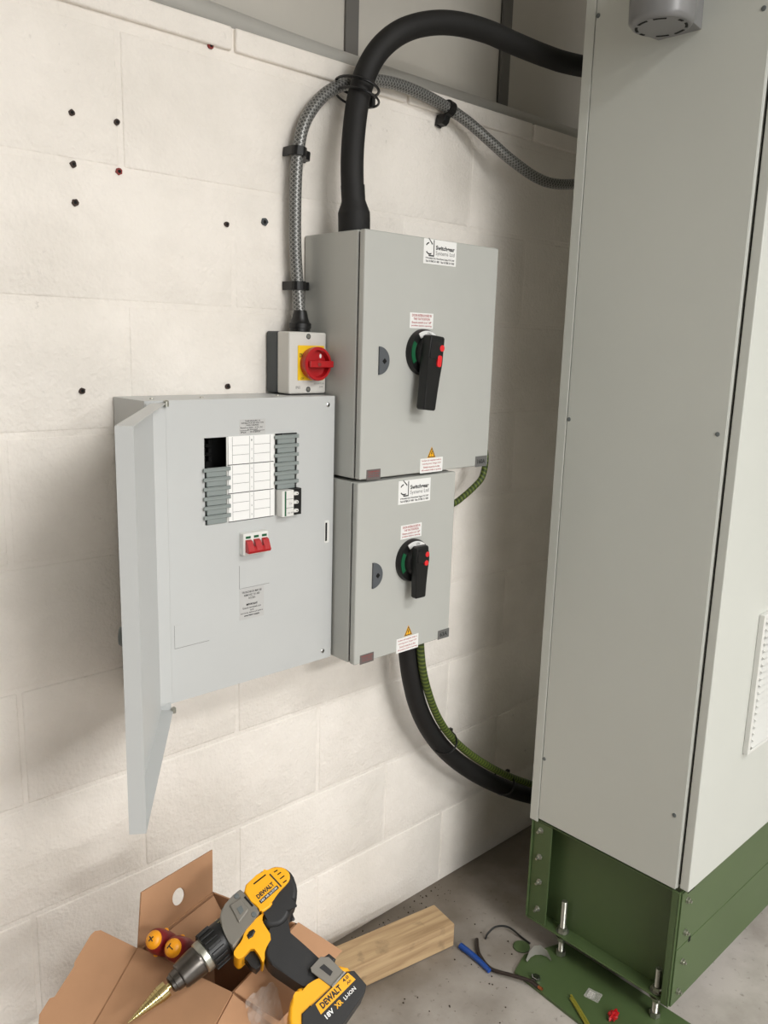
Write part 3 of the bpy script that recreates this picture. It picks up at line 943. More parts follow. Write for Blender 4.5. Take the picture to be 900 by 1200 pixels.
# ------------------------------------------------------------------ cables below
lc = thing('armoured_cable', (1.346, -.09, .846), 'thick black cable curving down from the smaller switch enclosure to the cabinet', 'cable')
P = [[1.343, -.09, .8465], [1.345, -.09, .807], [1.351, -.09, .762], [1.367, -.088, .701], [1.395, -.085, .629], [1.442, -.082, .551], [1.51, -.08, .469], [1.594, -.085, .392], [1.688, -.095, .322], [1.776, -.105, .267], [1.86, -.12, .223], [1.957, -.13, .177], [2.10, -.14, .13]]
tube('cable_sheath', P, .0235, 'black_rubber', lc, 16)
ec = tube('earth_cable', [[1.3535, -.121, .8465], [1.3560, -.121, .812], [1.370, -.120, .742], [1.402, -.117, .662], [1.445, -.113, .588], [1.500, -.110, .520], [1.577, -.112, .448], [1.668, -.120, .378], [1.754, -.13, .322], [1.837, -.145, .277], [1.932, -.155, .230], [2.05, -.165, .18]], .0098, 'earth', None, 12, origin=(1.362, -.115, .8465))
tag(ec, 'green and yellow earth cable strapped along the lower black cable', 'cable')
ec = tube('earth_cable', [[1.4880, -.090, 1.305], [1.520, -.090, 1.308], [1.565, -.090, 1.296], [1.594, -.089, 1.262], [1.600, -.088, 1.226], [1.590, -.088, 1.192], [1.567, -.085, 1.171], [1.529, -.083, 1.149], [1.493, -.08, 1.133], [1.423, -.075, 1.121], [1.3800, -.07, 1.118]], .0078, 'earth', None, 12, origin=(1.4875, -.09, 1.305))
tag(ec, 'short loop of green and yellow earth cable beside the two switch enclosures', 'cable')
for lab, c, ax in (('black cable tie on the upper bend of the lower black cable', (1.487, -.092, .508), (.68, .05, -.73)), ('black cable tie on the lower black cable close to the tall cabinet', (1.726, -.109, .310), (.82, -.1, -.52))):
    ct = thing('cable_tie', c, lab, 'cable tie')
    ax = Vector(ax).normalized(); u = Vector((0, 1, 0)); u = (u - ax * u.dot(ax)).normalized(); v = ax.cross(u)
    loop = [Vector(c) + u * (.040 * math.cos(2 * math.pi * k / 24)) + v * (.032 * math.sin(2 * math.pi * k / 24)) for k in range(24)]
    tube('strap', loop, .0026, 'black_plastic', ct, 6, smooth_path=False, closed=True)
    e = Vector(c) + v * -.034
    e2 = Vector(c) + v * .034
    top = e if e.z > e2.z else e2
    box('ratchet_head', (top.x - .005, top.x + .005, top.y - .005, top.y + .005, top.z - .005, top.z + .006), 'black_plastic', ct, .001)

# ------------------------------------------------------------------ tall cabinet
CX, CYF, CYB = 1.589, -.702, -.308
CZ0, CZ1 = .362, 2.62
CW = .82
cab = thing('control_cabinet', (CX, CYF, CZ0), 'tall grey control cabinet with louvred front door standing on a green plinth', 'cabinet', rotz=R(.5))
box('body', (CX + .004, CX + CW, CYF, CYB, CZ0 + .001, CZ1), 'cabinet_grey', cab, .002)
box('side_panel', (CX, CX + .0038, CYF + .002, -.333, CZ0, CZ1 - .01), 'cabinet_grey', cab, .0016, 2)
box('corner_rail', (CX - .001, CX + .0038, -.3315, CYB, CZ0 - .010, CZ1 - .01), 'cabinet_grey', cab, .0012, 2)
box('door_gasket', (CX + .012, CX + CW - .012, CYF - .0055, CYF - .0003, CZ0 + .010, CZ1 - .010), 'dark_gap', cab, 0)
dr = box('door', (CX + .0035, CX + CW, CYF - .026, CYF - .0057, CZ0 + .006, CZ1), 'cabinet_grey', cab, .0025, 3)
for y, z in ((-.680, .533), (-.338, 1.36), (-.338, .526), (-.338, 2.19), (-.684, 1.36), (-.684, 2.12)):
    lathe('screw', [(0, .0048), (.001, .0044), (.0016, .001)], (CX - .0001, y, z), (-1, 0, 0), 'mid_grey', cab, 12)
# louvre
VX0, VX1, VZ0, VZ1 = 1.792, 2.07, .628, .958
VY = CYF - .0262
vt = boxes('vent', [(VX0, VX0 + .012, VY - .012, VY, VZ0, VZ1), (VX1 - .012, VX1, VY - .012, VY, VZ0, VZ1), (VX0 + .012, VX1 - .012, VY - .012, VY, VZ0, VZ0 + .008), (VX0 + .012, VX1 - .012, VY - .012, VY, VZ1 - .010, VZ1)], 'vent_white', cab, .001)
boxes('vent_backing', [(VX0 + .010, VX1 - .010, VY - .002, VY - .0002, VZ0 + .006, VZ1 - .008)], 'dark_grey', vt, 0)
ns = 19
pit = (VZ1 - VZ0 - .018) / ns
sb = bmesh.new()
prism_bm(sb, Frame((VX0 + .011, VY, VZ0 + .008), (0, -1, 0), (0, 0, 1)), [(.001, pit * .96), (.004, pit * 1.0), (.017, pit * .54), (.014, pit * .50)], -(VX1 - VX0 - .022), 0)
sme = bpy.data.meshes.new('louvre_slat'); bmesh.ops.recalc_face_normals(sb, faces=sb.faces); sb.to_mesh(sme); sb.free()
sme.transform(Matrix.Translation(-ORI[cab.name])); sme.materials.append(M['vent_white'])
for k in range(ns):
    o = bpy.data.objects.new('louvre_slat', sme); col.objects.link(o); o.parent = vt; o.location = (0, 0, k * pit)

# sounder on the cabinet side
bc = thing('sounder', (1.519, -.525, 2.108), 'round grey sounder with slotted underside high on the cabinet side', 'sounder')
mat('sounder_grey', (120, 120, 120), .28)
lathe('housing', [(0, .050), (.002, .054), (.010, .060), (.07, .062), (.13, .060), (.145, .052), (.147, .001)], (1.519, -.525, 2.108), (0, 0, 1), 'sounder_grey', bc, 36)
prism('mount', Frame((1.519, -.525, 2.112), (1, 0, 0), (0, 1, 0)), [(.02, -.050), (.0685, -.044), (.0685, .044), (.02, .050)], 0, .12, 'sounder_grey', bc, .003)
for k in range(8):
    a0 = 45 * k + 4
    prism('slot', Frame((1.519, -.525, 2.1085), (0, 1, 0), (1, 0, 0)), arcband(0, 0, .0425, .0475, a0, a0 + (30 if k % 4 else 14), 5), -.001, .0012, 'black_hole', bc)

# ------------------------------------------------------------------ green plinth
pn = thing('plinth', (CX, CYF - .010, .070), 'green painted steel plinth under the tall grey cabinet', 'plinth', rotz=R(.5))
PZ0, PZ1 = .070, .360
box('front_panel', (CX + .006, CX + CW, -.7160, -.7130, .2170, PZ1 - .003), 'green_paint', pn, .0008)
box('front_panel', (CX + .006, CX + CW, -.7160, -.7130, PZ0, .2145), 'green_paint', pn, .0008)
box('corner_post', (CX, CX + .055, -.7125, -.7085, PZ0, PZ1 - .001), 'green_paint', pn, .0008)
box('corner_post', (CX, CX + .004, -.7080, -.694, PZ0, PZ1 - .001), 'green_paint', pn, .0008)
box('side_panel', (CX + .044, CX + .047, -.7080, -.312, PZ0 + .002, PZ1 - .004), 'green_paint', pn, .0008)
box('bottom_flange', (CX + .0045, CX + .0438, -.6935, -.316, PZ0 + .0005, PZ0 + .005), 'green_paint', pn, .0008)
box('top_flange', (CX + .0045, CX + .0438, -.6935, -.316, PZ1 - .008, PZ1 - .004), 'green_paint', pn, .0008)
box('rear_post', (CX + .006, CX + .010, -.372, -.318, PZ0 + .006, PZ1 - .010), 'green_paint', pn, .0008)
box('rear_post', (CX, CX + .043, -.3175, -.3140, PZ0 + .006, PZ1 - .010), 'green_paint', pn, .0008)
box('rear_panel', (CX + .05, CX + CW, -.316, -.312, PZ0, PZ1 - .003), 'green_paint', pn, .0008)
box('slot', (CX + .028, CX + .060, -.7168, -.7155, PZ1 - .012, PZ1 - .003), 'black_hole', pn, 0)
box('slot', (CX + .060, CX + .069, -.7168, -.7155, .2090, .2215), 'black_hole', pn, 0)
for x, z in ((1.619, .332), (1.625, .248), (1.627, .172), (1.620, .099)):
    b = lathe('bolt', [(0, .0078), (.0012, .0078), (.0014, .0062), (.006, .0062), (.0065, .0035), (.011, .0033), (.011, .001)], (x, -.7162, z), (0, -1, 0), 'zinc', pn, 6, smooth=False)
for y, z in ((-.342, .257), (-.346, .189), (-.347, .112), (-.340, .330)):
    b = lathe('bolt', [(0, .0078), (.0012, .0078), (.0014, .0062), (.006, .0062), (.0065, .0035), (.016, .0033), (.016, .001)], (CX + .006, y, z), (-1, 0, 0), 'zinc', pn, 6, smooth=False)
for x, y in ((1.96, -.60), (1.96, -.40), (2.3, -.60), (2.3, -.40)):
    box('foot', (x - .03, x + .03, y - .03, y + .03, .0005, PZ0 + .004), 'strip_dark', pn, .002)
box('foot_beam', (1.66, 2.38, -.62, -.58, PZ0 + .0045, PZ0 + .03), 'strip_dark', pn, .001)
box('foot_beam', (1.66, 2.38, -.42, -.38, PZ0 + .0045, PZ0 + .03), 'strip_dark', pn, .001)

# floor plate and levelling rods
fp = sheet('floor_plate', [(1.476, -.372, .008), (1.462, -.60, .008), (1.452, -.78, .008), (1.655, -.745, .008), (1.655, -.392, .008), (1.54, -.352, .008)], .0075, 'green_paint', None, origin=(1.55, -.56, .0005))
tag(fp, 'green painted steel plate on the floor under the plinth edge', 'plate')


def rod(x, y, top, label):
    r = thing('levelling_rod', (x, y, .0085), label, 'threaded rod', 'levelling rods')
    L = top - .0085; n = int(L / .0022)
    prof = []
    for k in range(n):
        h = L * k / n
        prof += [(h, .0066), (h + L / n * .5, .0074)]
    prof += [(L, .0064), (L, .001)]
    lathe('rod', prof, (x, y, .0085), (0, 0, 1), 'zinc', r, 14)
    for z in (.0500, .0760, .0088):
        lathe('nut', [(0, .0125), (.011, .0125), (.011, .007)], (x, y, z), (0, 0, 1), 'zinc', r, 6, smooth=False)
        if z > .01:
            lathe('washer', [(0, .0165), (.0018, .0165), (.0018, .007)], (x, y, z + (.0112 if z < .06 else -.0004)), (0, 0, 1), 'zinc', r, 20)
    return r


rod(1.6115, -.412, .160, 'threaded levelling rod with nuts nearer the block wall')
rod(1.6125, -.673, .133, 'threaded levelling rod with nuts at the near corner of the plinth')

# loose things round the plate
dt = tube('corrugated_conduit', [(1.80, -.36, .019), (1.72, -.44, .019), (1.68, -.52, .019), (1.70, -.57, .019), (1.78, -.56, .019), (1.86, -.48, .019)], .017, 'trunk', None, 12, origin=(1.72, -.5, .002))
tag(dt, 'dark corrugated conduit coiled in the gap under the plinth', 'conduit')
bl = tube('cable_sheath_offcut', [(1.4400, -.225, .0085), (1.4395, -.248, .0085), (1.4380, -.275, .0085), (1.4350, -.302, .0080), (1.4300, -.330, .0075)], lambda t: .0080 - .002 * t, 'blue_sheath', None, 10, origin=(1.437, -.275, .0005))
tag(bl, 'short blue piece of cable sheath on the concrete floor', 'offcut')
wr = thing('wire_offcut', (1.455, -.33, .0005), 'dark brown stiff wire offcut bending from the floor onto the plate', 'wire offcut')
tube('insulation', [(1.491, -.236, .0075), (1.470, -.256, .0065), (1.453, -.281, .0055), (1.4405, -.326, .0055), (1.4545, -.3805, .0140), (1.472, -.418, .0145), (1.474, -.445, .0140)], .0048, 'brown_wire', wr, 10)
tube('copper_end', [(1.474, -.445, .0140), (1.4742, -.452, .0138), (1.4744, -.457, .0138)], .0036, 'copper', wr, 8)
th = tube('wire_offcut', [(1.513, -.247, .004), (1.526, -.243, .010), (1.552, -.248, .020), (1.581, -.268, .016), (1.587, -.309, .006), (1.586, -.335, .0055)], .0026, 'black_plastic', None, 8, origin=(1.55, -.26, .001))
tag(th, 'thin black wire arching over the floor beside the plate', 'wire offcut')
for k, (p0, p1) in enumerate((((1.513, -.512), (1.466, -.598)), ((1.505, -.516), (1.458, -.600)))):
    y = tube('wire_offcut', [(p0[0], p0[1], .0122), ((p0[0] + p1[0]) / 2, (p0[1] + p1[1]) / 2, .0128), (p1[0], p1[1], .0122)], .0030, 'yellow_wire', None, 8, origin=(p0[0], p0[1], .0085))
    tag(y, ('thin green and yellow wire offcut on the plate, nearer the plinth', 'thin green and yellow wire offcut on the plate, nearer the open floor')[k], 'wire offcut', 'green and yellow wire offcuts')
bm = bmesh.new()
bmesh.ops.create_icosphere(bm, subdivisions=3, radius=1)
for v in bm.verts:
    k = 1 + .35 * math.sin(5 * v.co.x + 2) * math.sin(6 * v.co.y + 1) + .18 * math.sin(11 * v.co.z + 7 * v.co.x)
    v.co = Vector((1.533 + (v.co.x * .7 + v.co.y * .5) * .017 * k, -.614 + (v.co.y * .8 - v.co.x * .5) * .010 * k, .0165 + v.co.z * .0072 * k))
rp = emit('plastic_scrap', bm, 'red_plastic', None, True, (1.533, -.614, .0085))
tag(rp, 'crumpled red plastic bit lying on the green plate', 'plastic bit')
dk = lathe('cover_disc', [(0, .021), (.003, .0215), (.0042, .0195), (.0042, .001)], (1.563, -.326, .0010), (0, 0, 1), 'green_paint', None, 24, origin=(1.563, -.326, .001))
tag(dk, 'round green disc lying on the floor beside the plate', 'disc')
nu = thing('hex_nut', (1.493, -.423, .0085), 'bright hex nut lying on the green plate by the wire end', 'nut')
lathe('nut', [(0, .0115), (.008, .0115), (.009, .010), (.009, .004)], (1.493, -.423, .0088), (.12, -.1, 1), 'chrome', nu, 6, smooth=False)
tp = bmesh.new()
pts = [(0, 0), (.018, .004), (.035, .002), (.048, -.008), (.054, -.024), (.050, -.042)]
prev = None
for i, (u, v) in enumerate(pts):
    hgt = .006 + .022 * math.sin(math.pi * i / 5)
    a = tp.verts.new((1.520 + u, -.372 + v, .010 + hgt)); b = tp.verts.new((1.523 + u * .95, -.375 + v * .9, .0090 + hgt * .05 + .001))
    if prev:
        tp.faces.new((prev[0], a, b, prev[1]))
    prev = (a, b)
bmesh.ops.solidify(tp, geom=list(tp.faces), thickness=.0008)
tape = emit('tape_scrap', tp, 'tape', None, True, (1.54, -.375, .0085)); tag(tape, 'curled scrap of pale tape standing on the green plate', 'tape')
fm = bmesh.new()
prism_bm(fm, Frame((1.556, -.545, .0088), (1, .2, 0), (-.2, 1, 0)), rrect(-.016, .016, -.018, .018, .003), 0, .0008)
prism_bm(fm, Frame((1.556, -.545, .0096), (1, .2, .3), (-.2, 1, .1)), rrect(-.012, .006, -.004, .012, .002), .001, .0016)
flm = emit('film_scrap', fm, 'film', None, False, (1.556, -.545, .0085)); tag(flm, 'clear plastic scrap lying on the green plate', 'plastic scrap')
gm = bmesh.new()
for k in range(150):
    if k < 80:
        x = random.uniform(1.15, 1.6); y = -abs(random.gauss(0, .05)) - .012
    else:
        x = random.uniform(1.2, 1.56); y = random.uniform(-.55, -.02)
    s = random.uniform(.0008, .0024)
    if 1.12 < x < 1.49 and -.24 < y < -.06 or (x > 1.44 and y < -.34):
        continue
    lathe_bm(gm, [(0, s), (s * .8, s * .9), (s * 1.3, s * .3)], (x, y, .0002), (random.uniform(-.2, .2), random.uniform(-.2, .2), 1), 5)
gr = emit('floor_grit', gm, 'grit'); gr['kind'] = 'stuff'; gr['label'] = 'dark grit and crumbs scattered on the concrete floor'; gr['category'] = 'grit'

# ------------------------------------------------------------------ timber
tb = bmesh.new()
p0 = Vector((1.433, -.209, 0)); p1 = Vector((1.112, -.157, 0))
dx = (p0 - p1).normalized(); wy = Vector((-dx.y, dx.x, 0))
dxl = (p0 - p1).length + .10
fr = Frame(p0 - dx * dxl + Vector((0, 0, .0005)), wy, (0, 0, 1))
abox(tb, 0, dxl, 0, .088, 0, .065, .003, 2)
me = bpy.data.meshes.new('timber_offcut'); bmesh.ops.recalc_face_normals(tb, faces=tb.faces)
for v in tb.verts:
    v.co.z += .0025 * math.sin(v.co.x * 9); v.co.y += .002 * math.sin(v.co.x * 13 + 1)
tb.to_mesh(me); tb.free(); me.materials.append(M['pine'])
tm = bpy.data.objects.new('timber_offcut', me); col.objects.link(tm)
tm.matrix_world = Matrix((dx, wy, Vector((0, 0, 1)))).transposed().to_4x4() @ Matrix.Identity(4)
tm.location = p0 - dx * dxl + Vector((0, 0, .003))
tag(tm, 'rough length of sawn timber lying on the floor along the wall', 'timber')

# ------------------------------------------------------------------ cartons
lw = thing('carton', (.53, -.56, 0), 'closed brown carton on the floor carrying the open carton', 'box')
boxes('body', [(.36, .70, -.75, -.375, .001, .376)], 'cardboard', lw, .003)
box('packing_tape', (.505, .555, -.7515, -.3735, .3755, .3768), 'tape', lw, 0)
ob = thing('open_carton', (.609, -.43, .378), 'open brown carton with raised flaps, one flap with a round hole', 'box')
A = Vector((.5002, -.3732, .5934)); B = Vector((.6576, -.3293, .5934)); Cq = Vector((.7186, -.4854, .5934)); D = Vector((.5588, -.5436, .5934))
ZB = .380
for p, q in ((A, B), (B, Cq), (Cq, D), (D, A)):
    i = (A + B + Cq + D) / 4
    e = (q - p).normalized(); nn = Vector((-e.y, e.x, 0))
    if (i - p).dot(nn) < 0:
        nn = -nn
    sheet('side_wall', [p, q, Vector((q.x, q.y, ZB)), Vector((p.x, p.y, ZB))] if True else None, .003, 'cardboard', ob)
sheet('base', [Vector((v.x, v.y, ZB + .003)) for v in (A, B, Cq, D)], .003, 'cardboard', ob)
bk = sheet('flap', [(.4995, -.3720, .5905), (.6573, -.3288, .5905), (.6701, -.3082, .6566), (.5201, -.3471, .6671)], .003, 'cardboard', ob, ((.5879, -.3404, .6233), .0135, 24))
bk['label'] = 'upright flap with a round hole'
sheet('flap', [(.5612, -.5430, .5950), (.7186, -.4860, .5945), (.7738, -.5319, .5408), (.6107, -.5858, .5455)], .003, 'cardboard', ob)
lf = sheet('flap', [(.4998, -.3735, .5945), (.5586, -.5440, .5945), (.4931, -.5775, .5739), (.3806, -.45, .5565)], .003, 'cardboard', ob)
sheet('tuck_flap', [[.5003, -.3732, .5934], [.4648, -.3174, .6111], [.4568, -.314, .6117], [.4486, -.3168, .6101], [.412, -.3423, .5982], [.41, -.3468, .5963], [.3701, -.3723, .584], [.3634, -.3709, .584], [.3438, -.3837, .5779], [.3312, -.4092, .5677], [.3806, -.45, .5565]], .003, 'cardboard', lf)
sheet('tuck_flap', [[.5586, -.5445, .5925], [.6011, -.6066, .5458], [.5621, -.6205, .5387], [.4931, -.5785, .5729]], .003, 'cardboard', lf)
# inner divider seen behind the screwdrivers
sheet('inner_flap', [(.508, -.378, .592), (.652, -.337, .592), (.660, -.357, .560), (.516, -.398, .560)], .003, 'cardboard', ob)
bg = bmesh.new()
gv = {}
for a in range(9):
    for b in range(9):
        x = (a - 4) / 4; y = (b - 4) / 4
        fall = -.046 * max(0, y * -.5 + .5)
        gv[a, b] = bg.verts.new((.588 + x * .027 + y * .008 + random.uniform(-.002, .002), -.588 + y * .026 + random.uniform(-.002, .002), .581 + fall + random.uniform(0, .010) + .008 * math.cos(x * 1.5)))
for a in range(8):
    for b in range(8):
        bg.faces.new((gv[a, b], gv[a + 1, b], gv[a + 1, b + 1], gv[a, b + 1]))
bmesh.ops.solidify(bg, geom=list(bg.faces), thickness=.0004)
bag = emit('plastic_bag', bg, 'film', None, False, (.590, -.592, .545)); tag(bag, 'crumpled clear plastic bag on the carton flap under the drill battery', 'bag')

# screwdrivers standing in the open carton


def driver(tip, into, label, mark):
    tip = Vector(tip); d = (Vector(into) - tip).normalized()
    t = thing('screwdriver', tip + d * .10, label, 'screwdriver', 'screwdrivers in the carton')
    lathe('handle', [(.004, .0135), (.008, .0165), (.018, .0185), (.040, .0180), (.060, .0155), (.085, .0120), (.10, .0150), (.104, .010), (.104, .001)], tip, d, 'driver_red', t, 20)
    c = lathe('end_cap', [(-.004, .001), (-.0035, .006), (-.001, .0105), (.003, .0130), (.009, .0142), (.009, .001)], tip, d, 'driver_yellow', t, 20)
    a = d.orthogonal().normalized()
    if mark == '+':
        r0 = Vector((1, 0, 0))
    else:
        r0 = Vector((.9, .2, 0))
    a = (r0 - d * r0.dot(d)).normalized(); b = (-d).cross(a)
    fr = Frame(tip, a, b)
    bm = bmesh.new()
    if mark == '+':
        prism_bm(bm, fr, [(-.0045, -.0008), (.0045, -.0008), (.0045, .0008), (-.0045, .0008)], .003, .0044)
        prism_bm(bm, fr, [(-.0008, -.0045), (.0008, -.0045), (.0008, .0045), (-.0008, .0045)], .003, .0044)
    else:
        prism_bm(bm, fr, [(-.004, .003), (.004, .003), (.004, .0044), (-.004, .0044)], .003, .0043)
        prism_bm(bm, fr, [(-.0008, -.0045), (.0008, -.0045), (.0008, .004), (-.0008, .004)], .003, .0043)
    emit('tip_symbol', bm, 'ink', c)
    for k in range(4):
        a2 = 2 * math.pi * k / 4 + .5
        pos = tip + d * .026 + (a * math.cos(a2) + b * math.sin(a2)) * .0165
        bm = bmesh.new(); bmesh.ops.create_icosphere(bm, subdivisions=2, radius=.0042)
        bmesh.ops.translate(bm, verts=bm.verts, vec=pos)
        emit('grip_dot', bm, 'driver_yellow', t, True)
    lathe('blade', [(.104, .004), (.17, .004), (.20, .003), (.202, .001)], tip, d, 'driver_red', t, 10)
    return t


driver((.4985, -.4220, .6410), (.575, -.392, .560), 'red and yellow screwdriver with a plus mark on its cap', '+')
driver((.5110, -.4575, .6420), (.588, -.418, .562), 'red and yellow screwdriver with a T mark on its cap', 'T')

# ------------------------------------------------------------------ cordless drill lying on the carton
SC = 1.22
DF = Frame((.5678, -.5071, .6582), (-.93983, .0142, -.34136), (.15421, -.87393, -.46094))


def S(pts):
    return [(u * SC, v * SC) for u, v in pts]


def SS(pts):
    out = []
    for i, (u, v) in enumerate(pts):
        u2, v2 = pts[(i + 1) % len(pts)]
        out += [((u * .78 + u2 * .22) * SC, (v * .78 + v2 * .22) * SC), ((u * .22 + u2 * .78) * SC, (v * .22 + v2 * .78) * SC)]
    return out


dl = thing('cordless_drill', (.5678, -.5071, .60), 'yellow and black cordless drill lying on the open carton', 'drill')
HT = .033
yellow_top = [(-.0453, -.0246), (-.0756, -.0252), (-.0796, -.0217), (-.0911, -.0189), (-.1003, -.0098), (-.1012, .0004), (-.0959, .0068), (-.0853, .0084), (-.0647, .0091), (-.0614, .0155), (-.0466, .0141), (-.0473, .0104), (-.0446, .0004)]
yellow_low = [(-.0600, .0150), (-.0466, .0150), (-.0413, .0208), (-.04, .042), (-.0239, .047), (-.0182, .055), (-.0137, .0558), (-.0161, .048), (-.0165, .0346), (-.0002, .0361), (.0048, .0345), (.0058, .0269), (.0021, .0234), (-.011, .0217), (-.0185, .0157), (-.0386, .0125)]
prism('motor_housing', DF, SS(yellow_top), -HT, HT * .98, 'drill_yellow', dl, .006, 3, True, True)
prism('trigger_housing', DF, SS(yellow_low), -HT * .72, HT * .74, 'drill_yellow', dl, .003, 3, True, True)
rear = [(-.0780, -.0225), (-.0922, -.0215), (-.102, -.0115), (-.1048, .0023), (-.0985, .0188), (-.0880, .0295), (-.0809, .0292), (-.0708, .0375), (-.0560, .0400), (-.0408, .0300), (-.0408, .0203), (-.0534, .0170), (-.0649, .0090), (-.0780, .0040)]
prism('rear_cover', DF, SS(rear), -HT * .95, HT * .86, 'drill_black', dl, .010, 4, True, True)
grip = [(-.0700, .0330), (-.0617, .0391), (-.058, .0479), (-.062, .0703), (-.0657, .0957), (-.0674, .1121), (-.0584, .1162), (-.0373, .1175), (-.0314, .1025), (-.0269, .0869), (-.021, .0674), (-.0193, .0584), (-.0236, .0467), (-.0395, .0400), (-.0420, .0280), (-.055, .0240)]
prism('grip', DF, SS(grip), -HT * .75, HT * .70, 'drill_black', dl, .011, 4, True, True)
gray = [(-.0150, -.0228), (-.039, -.0262), (-.0455, -.0250), (-.0446, .0004), (-.0471, .0106), (-.0384, .0133), (-.0183, .0159), (.0021, .0227), (.0027, .0185), (.000, .000), (-.006, -.016)]
gb = prism('gear_case', DF, SS(gray), -HT * .9, HT * .92, 'drill_grey', dl, .005, 3, True, True)
prism('hammer_panel', DF, S([(-.0229, -.0180), (-.0386, -.0165), (-.0364, .0009), (-.019, .005)]), HT * .90, HT * 1.0, 'drill_grey', gb, .0015)
prism('badge', DF, S([(-.0270, -.0095), (-.0330, -.0085), (-.0315, -.0020), (-.0255, -.0010)]), HT * .99, HT * 1.03, 'mid_grey', gb)
prism('slot', DF, S([(-.0412, -.0145), (-.0436, -.0145), (-.0440, .0005), (-.0420, .0005)]), HT * .91, HT * .94, 'black_hole', gb)
for u, v in ((-.0359, -.0215), (-.0383, .0090)):
    lathe('screw', [(0, .0040), (.0012, .0036), (.0014, .001)], DF.at(u * SC, v * SC, HT * .92), DF.n, 'mid_grey', gb, 12)
prism('trigger', DF, S([(-.0176, .0331), (-.0172, .0466), (-.0128, .0545), (-.0058, .0552), (-.0030, .0478), (-.0045, .0394), (-.0035, .0345), (-.0002, .0361), (-.0047, .0302)]), -.011, .012, 'black_plastic', dl, .003, 3, True, True)
prism('direction_button', DF, S([(-.0182, .021), (-.0234, .0192), (-.0289, .0204), (-.0287, .024), (-.0229, .0265), (-.0174, .0253)]), HT * .7, HT * .80, 'black_plastic', dl, .0015)
# clutch, ring, chuck
A0 = DF.at(-.016 * SC, 0, 0)
ch = bmesh.new()
lathe_bm(ch, [(0, .0255), (.020 * SC, .0268), (.041 * SC, .0262), (.041 * SC, .010)], A0, DF.a, 40)
cl = emit('clutch_ring', ch, 'black_plastic', dl, True)
for k in range(18):
    a = 2 * math.pi * k / 18
    rd = DF.b * math.cos(a) + DF.n * math.sin(a); tg = DF.a.cross(rd)
    bm = bmesh.new(); prism_bm(bm, Frame(A0 + DF.a * (.023 * SC) + rd * .0255, tg, DF.a), [(-.0022, 0), (.0022, 0), (.0020, .017 * SC), (-.0020, .017 * SC)], 0, .0032, .0006)
    emit('rib', bm, 'black_plastic', cl)
nums = ['1', '3', '5', '7', '9', '11', '13', '15']
for k, s in enumerate(nums):
    a = R(-62 + 22 * k)
    rd = DF.n * math.cos(a) + DF.b * math.sin(a)
    fr = Frame(A0 + DF.a * (.012 * SC) + rd * .0268, DF.b * math.cos(a) - DF.n * math.sin(a), -DF.a)
    if fr.n.dot(rd) < 0:
        fr = Frame(fr.O, -fr.a, fr.b)
    lettering('lettering', [(s, 0, 0, .0026 * len(s), .0042)], fr, 'lv_text', cl, .0004)
    lettering('lettering', [('.', .0048, 0, .0012, .0012)], fr, 'lv_text', cl, .0004)
A1 = DF.at(.0248 * SC, 0, 0)
lathe('collar', [(0, .0225), (.002, .0232), (.008 * SC, .0228), (.0095 * SC, .0205), (.0095 * SC, .008)], A1, DF.a, 'zinc', dl, 40)
A2 = DF.at(.0340 * SC, 0, 0)
lathe('chuck', [(0, .0205), (.004, .0215), (.026 * SC, .0190), (.028 * SC, .0175), (.0285 * SC, .0150), (.036 * SC, .0138), (.0365 * SC, .0125), (.040 * SC, .0115), (.041 * SC, .0095), (.041 * SC, .001)], A2, DF.a, 'steel', dl, 40)
# battery foot
foot = [(-.0284, .1045), (-.0362, .1152), (-.0754, .1153), (-.0842, .1313), (-.0837, .1394), (-.0844, .1534), (-.0793, .1577), (-.0395, .164), (-.0208, .166), (.0073, .1500), (.0090, .1380), (.0028, .1226), (-.0088, .1102), (-.0201, .1058)]
ft = prism('battery_foot', DF, SS(foot), -HT * .98, HT * .92, 'drill_yellow', dl, .005, 3, True, True)
bt = prism('battery', DF, S([(-.0788, .1300), (-.0856, .135), (-.0860, .1554), (-.0793, .1600), (-.0395, .166), (-.0208, .168), (-.0040, .1560), (-.0019, .1394), (-.0122, .1273), (-.0249, .1274), (-.0248, .1300)]), -HT * .9, HT * 1.0, 'drill_black', dl, .003, 3, True, True)
lb = prism('battery_label', DF, S([(-.0294, .1307), (-.0784, .1315), (-.0803, .1429), (-.0274, .1424)]), HT * .98, HT * 1.02, 'drill_yellow', bt)
TF = Frame(DF.at(0, 0, HT * 1.02), -DF.a, -DF.b)


def on_drill(u, v):
    return -u * SC, -v * SC


u, v = on_drill(-.0475, .1368)
lettering('lettering', [('DEWALT', u, v, .030 * SC, .0072 * SC)], TF, 'ink', lb, .0003, bold=.045)
u, v = on_drill(-.0720, .1345)
lettering('lettering', [('4.0', u, v, .0085 * SC, .0038 * SC)], TF, 'ink', lb, .0003, bold=.03)
u, v = on_drill(-.0725, .1395)
lettering('lettering', [('Ah', u, v, .0060 * SC, .0030 * SC)], TF, 'ink', lb, .0003, bold=.02)
u, v = on_drill(-.0350, .1482)
lettering('lettering', [('18V', u, v, .0115 * SC, .0055 * SC)], TF, 'white_card', bt, .0003, bold=.03)
u, v = on_drill(-.0490, .1482)
lettering('lettering', [('XR', u, v, .0100 * SC, .0058 * SC)], TF, 'orange_yellow', bt, .0003, bold=.04)
u, v = on_drill(-.0655, .1487)
lettering('lettering', [('LI-ION', u, v, .0170 * SC, .0042 * SC)], TF, 'white_card', bt, .0003, bold=.02)
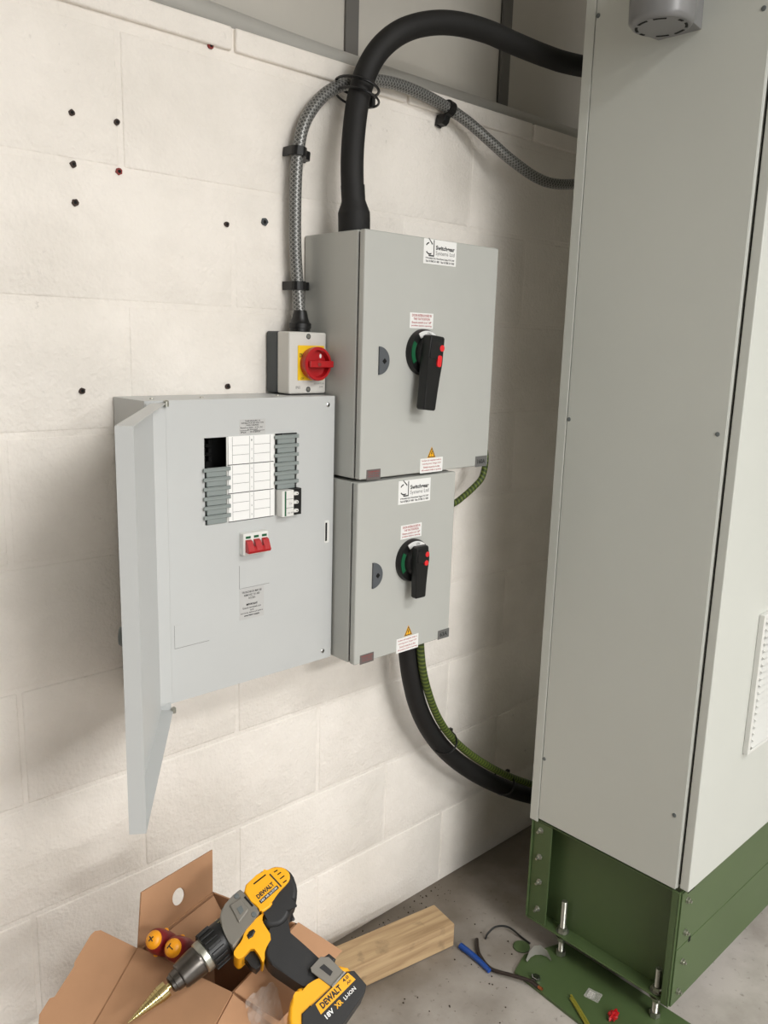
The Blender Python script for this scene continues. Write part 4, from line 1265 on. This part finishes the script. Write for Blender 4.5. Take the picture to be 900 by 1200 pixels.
# body badge
TB = Frame(DF.at(0, 0, HT * .98), -DF.a, -DF.b)
pan = prism('side_badge', DF, S([(-.0500, -.0085), (-.0800, -.0085), (-.0800, .0062), (-.0500, .0062)]), HT * .96, HT * .99, 'drill_yellow', dl)
u, v = on_drill(-.0652, -.0034)
lettering('lettering', [('DEWALT', u, v, .025 * SC, .0056 * SC)], TB, 'ink', pan, .0006, bold=.045)
prism('badge_strip', DF, S([(-.0517, .0012), (-.0795, .0012), (-.0796, .0056), (-.0517, .0056)]), HT * .985, HT * .995, 'ink', pan)
u, v = on_drill(-.0656, .0034)
lettering('lettering', [('18V XR LI-ION', u, v, .024 * SC, .0026 * SC)], TB, 'white_card', pan, .0008, bold=.01)
prism('badge_bar', DF, S([(-.0806, -.0150), (-.0824, -.0150), (-.0836, .0062), (-.0818, .0062)]), HT * .97, HT * .99, 'ink', dl)
prism('top_slot', DF, S([(-.0595, -.0195), (-.0776, -.0185), (-.0774, -.0168), (-.0593, -.0178)]), HT * .96, HT * .985, 'black_hole', dl)
for a, b in (((-.0881, -.0080), (-.0933, -.0075)), ((-.0872, -.0020), (-.0938, -.0015)), ((-.0871, .0040), (-.0923, .0045)), ((-.0869, -.0132), (-.0918, -.0124))):
    prism('cooling_slot', DF, S([(a[0], a[1] - .0007), (b[0], b[1] - .0007), (b[0], b[1] + .0007), (a[0], a[1] + .0007)]), HT * .96, HT * .985, 'black_hole', dl)
# belt clip
cpn = prism('belt_clip', DF, S([(-.0500, .0985), (-.0663, .0975), (-.0732, .1040), (-.0760, .1283), (-.0548, .1300), (-.0480, .1027)]), HT * .92, HT * .98, 'drill_grey', dl, .0006)
prism('clip_slot', DF, S([(-.0575, .1053), (-.0641, .1060), (-.0664, .1190), (-.0610, .1206)]), HT * .975, HT * .99, 'drill_black', cpn)
prism('clip_foot', DF, S([(-.0548, .1295), (-.0760, .1280), (-.0762, .1302), (-.0550, .1315)]), HT * .80, HT * 1.06, 'chrome', cpn)
prism('clip_mount', DF, S([(-.0700, .1000), (-.0770, .1010), (-.0790, .1110), (-.0720, .1130)]), HT * .4, HT * .9, 'drill_black', dl, .003)
# step drill in the chuck
sd = thing('step_drill', DF.at(.0750 * SC, 0, 0), 'bright stepped cone drill bit held in the chuck of the cordless drill', 'drill bit')
prof = [(0, .0046), (.006, .0046), (.006, .0112), (.014, .0112)]
hh, rr = .014, .0112
for k in range(11):
    hh += .0042; prof.append((hh, rr)); rr -= .00084; prof.append((hh + .0006, rr))
prof += [(hh + .006, rr * .5), (hh + .0085, .0003)]
lathe('cone', prof, DF.at(.0748 * SC, 0, 0), DF.a, 'gold_steel', sd, 28)
